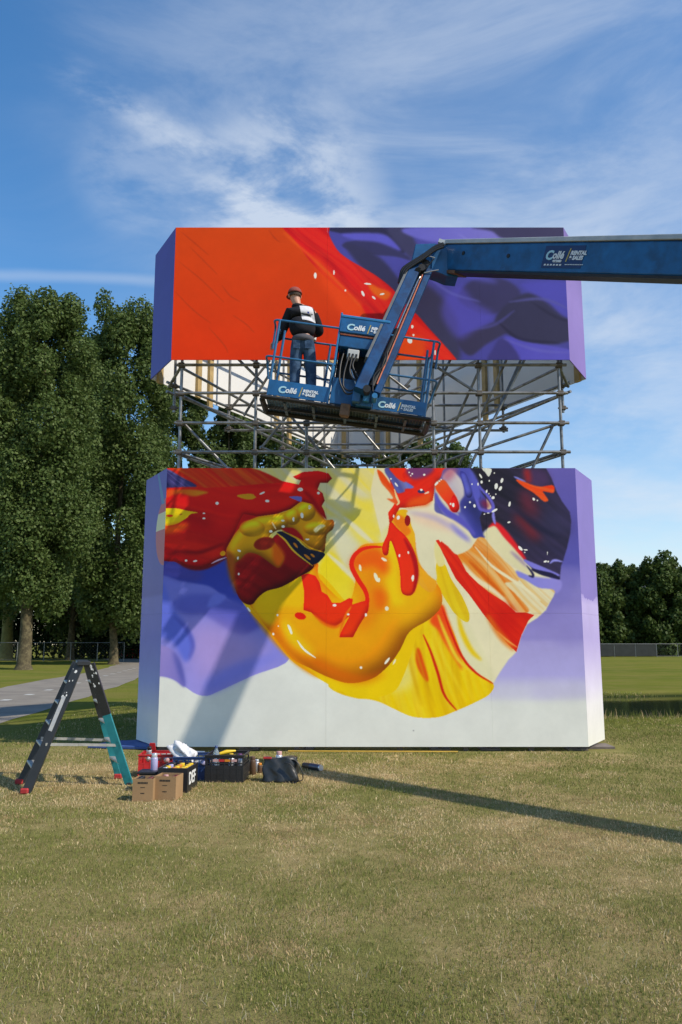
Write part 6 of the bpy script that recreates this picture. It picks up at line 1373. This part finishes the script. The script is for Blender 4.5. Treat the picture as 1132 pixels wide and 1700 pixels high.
can((p[0]-.02, p[1]+.15, .14), M_silver, M_pinkcap, 'pale capped can poking out of the black shoulder bag', r=.04, h=.20)
# thermos-like can lying on the grass
a = Vector(gp(504, 1270, .04)); b = Vector(gp(533, 1275, .04)); u = (b-a).normalized()
fl = empty('flask', tuple(a.lerp(b, .5)), label='brown and dark metal flask lying on its side on the grass right of the bag', cat='flask')
MB().tube([a, a.lerp(b, .42)], [.034, .040], 14).build('cup', M_caps, fl); MB().tube([a.lerp(b, .42), a.lerp(b, .93)], .042, 14).build('body', mat('gunmetal', (.10, .10, .13, 1), .35, .6), fl); MB().tube([a.lerp(b, .93), b], .038, 14).build('bottom', M_silver, fl)

# ---------------------------------------------------------------- grass blades on the near lawn, tufts at the ditch
def blades_mesh(name, X, Y, L, Wd, lean_amt, cols, rs):
    n = len(X); Z = ground_z(X, Y); a = rs.rand(n)*2*np.pi; lean = lean_amt*(.3+rs.rand(n)); ba = rs.rand(n)*np.pi
    dx, dy = np.cos(a), np.sin(a); wx, wy = np.cos(ba)*Wd/2, np.sin(ba)*Wd/2
    h1 = L*.55*np.cos(lean*.6); r1 = L*.55*np.sin(lean*.6); h2 = h1+L*.45*np.cos(np.minimum(lean*1.5, 1.7)); r2 = r1+L*.45*np.sin(np.minimum(lean*1.5, 1.7))
    v = np.empty((n, 5, 3), np.float32)
    v[:, 0] = np.stack([X-wx, Y-wy, Z-.003], 1); v[:, 1] = np.stack([X+wx, Y+wy, Z-.003], 1)
    v[:, 2] = np.stack([X+dx*r1+wx*.8, Y+dy*r1+wy*.8, Z+h1], 1); v[:, 3] = np.stack([X+dx*r1-wx*.8, Y+dy*r1-wy*.8, Z+h1], 1); v[:, 4] = np.stack([X+dx*r2, Y+dy*r2, Z+h2], 1)
    me = bpy.data.meshes.new(name); me.vertices.add(5*n); me.vertices.foreach_set('co', v.ravel()); b = (np.arange(n)*5)[:, None]
    li = np.concatenate([b+np.array([[0, 1, 2, 3]]), b+np.array([[3, 2, 4]])], 1).ravel().astype(np.int32); me.loops.add(7*n); me.loops.foreach_set('vertex_index', li)
    ls = np.stack([np.arange(n)*7, np.arange(n)*7+4], 1).ravel().astype(np.int32); lt = np.tile([4, 3], n).astype(np.int32)
    me.polygons.add(2*n); me.polygons.foreach_set('loop_start', ls); me.polygons.foreach_set('loop_total', lt); me.update(calc_edges=True)
    ca_ = me.color_attributes.new('blade', 'FLOAT_COLOR', 'POINT'); c4 = np.ones((n, 5, 4), np.float32); c4[:, :, :3] = cols[:, None, :]; ca_.data.foreach_set('color', c4.ravel()); return me
mg = bpy.data.materials.new('grass_blades'); mg.use_nodes = True; t = mg.node_tree; b = t.nodes['Principled BSDF']; at_ = t.nodes.new('ShaderNodeAttribute'); at_.attribute_name = 'blade'
t.links.new(at_.outputs['Color'], b.inputs['Base Color']); b.inputs['Roughness'].default_value = .75; b.inputs['Specular IOR Level'].default_value = .05
tr_ = t.nodes.new('ShaderNodeBsdfTranslucent'); t.links.new(at_.outputs['Color'], tr_.inputs[0]); ms_ = t.nodes.new('ShaderNodeMixShader'); ms_.inputs[0].default_value = .22
t.links.new(b.outputs[0], ms_.inputs[1]); t.links.new(tr_.outputs[0], ms_.inputs[2]); t.links.new(ms_.outputs[0], t.nodes['Material Output'].inputs[0])
def vnoise(x, y, sc, seed):
    xs, ys = x*sc+seed*17.3, y*sc+seed*5.1; xi, yi = np.floor(xs).astype(int), np.floor(ys).astype(int); fx_, fy_ = xs-xi, ys-yi; fx_ = fx_*fx_*(3-2*fx_); fy_ = fy_*fy_*(3-2*fy_)
    h_ = lambda i, j: _tab[(i*374761+j*668265+seed*977) % 4096]
    return (h_(xi, yi)*(1-fx_)+h_(xi+1, yi)*fx_)*(1-fy_)+(h_(xi, yi+1)*(1-fx_)+h_(xi+1, yi+1)*fx_)*fy_
rs = np.random.RandomState(77); N = 400000
u_ = rs.rand(N); Yb = 3.2*np.exp(u_*np.log(24/3.2)); Xb = (rs.rand(N)*2-1)*(Yb*.47+.6)
ok = ~((Yb > 12.5) & (Xb > -3.6) & (Xb < 4.4)) & ~((Xb < -6.2) & (Yb > 9)) & ~((Yb > 18) & (Xb > 4.2)) & ~((vnoise(Xb, Yb, 1.1, 9)*.6+vnoise(Xb, Yb, 3.7, 10)*.4 > .70) & (rs.rand(N) < .5)); Xb, Yb = Xb[ok], Yb[ok]; n = len(Xb)
pn = .5*vnoise(Xb, Yb, .55, 1)+.3*vnoise(Xb, Yb, 1.7, 2)+.2*vnoise(Xb, Yb, 5, 3); pn += np.clip((Yb-11)/9, 0, .25)+np.where((Xb > 3.0) & (Yb > 10), .12, 0)
gprob = np.clip((pn-.47)*5.0, .06, .88); isg = rs.rand(n) < gprob
g1, g2, s1, s2, s3 = np.array([.165, .19, .044]), np.array([.28, .285, .085]), np.array([.62, .465, .245]), np.array([.76, .61, .37]), np.array([.40, .275, .14])
bz = vnoise(Xb, Yb, 1.9, 12)*.6+vnoise(Xb, Yb, 6.0, 13)*.4; k = np.clip(rs.rand(n)-.75*np.clip((bz-.5)*3, 0, .8), 0, 1)[:, None]; cols = np.where(isg[:, None], g1*(1-k)+g2*k, np.where(k < .45, s3*(1-k/.45)+s1*k/.45, s1*(1-(k-.45)/.55)+s2*(k-.45)/.55))
sc = np.clip(Yb/7, .8, 2.3)
L_ = (.014+.026*rs.rand(n)**1.8)*np.where(isg, 1, 1.1)*sc**.45*(.7+.6*vnoise(Xb, Yb, 2.2, 6)); Wd = (.0024+.0024*rs.rand(n))*sc
lean = np.where(isg, .8, 1.25)
tag(link('grass', blades_mesh('grass', Xb, Yb, L_, Wd, lean, cols, rs)), 'short dry mown grass, straw coloured with green patches', 'grass', kind='stuff'); bpy.data.objects['grass'].data.materials.append(mg)
# long pale stems and ditch-side reeds
n = 3800; X2 = 4.6+rs.rand(n)*9; Y2 = 18.1+.12*np.abs(X2-6)+rs.rand(n)*.7-.15; c2_ = np.where(rs.rand(n)[:, None] < .7, g1*1.0, s1*.9)
L2 = .04+.22*rs.rand(n)**8; me = blades_mesh('reeds', X2, Y2, L2, .010+0*L2, np.full(n, .30), c2_, rs); me.materials.append(mg)
tag(link('reeds', me), 'taller weeds and seed heads along the near edge of the ditch', 'weeds', kind='stuff')
n = 4000; X2 = 7+rs.rand(n)*11; Y2 = 27.4+.1*(X2-9)+rs.rand(n)*1.0; me = blades_mesh('bank_grass', X2, Y2, .04+.09*rs.rand(n)**2, .014+0*X2, np.full(n, .35), np.where(rs.rand(n)[:, None] < .75, g2, s1), rs); me.materials.append(mg)
tag(link('bank_grass', me), 'grass fringe along the far edge of the ditch', 'grass', kind='stuff')
n = 1800; Yc_ = 3.3*np.exp(rs.rand(n)*np.log(10/3.3)); Xc = (rs.rand(n)*2-1)*(Yc_*.46+.3); me = blades_mesh('dry_stalks', Xc, Yc_, .03+.05*rs.rand(n), .003+0*Xc, np.full(n, 1.3), np.tile(np.array([[.50, .44, .30]]), (n, 1))*(.8+.3*rs.rand(n)[:, None]), rs); me.materials.append(mg)
tag(link('dry_stalks', me), 'pale dry stalks scattered over the near lawn', 'grass', kind='stuff')
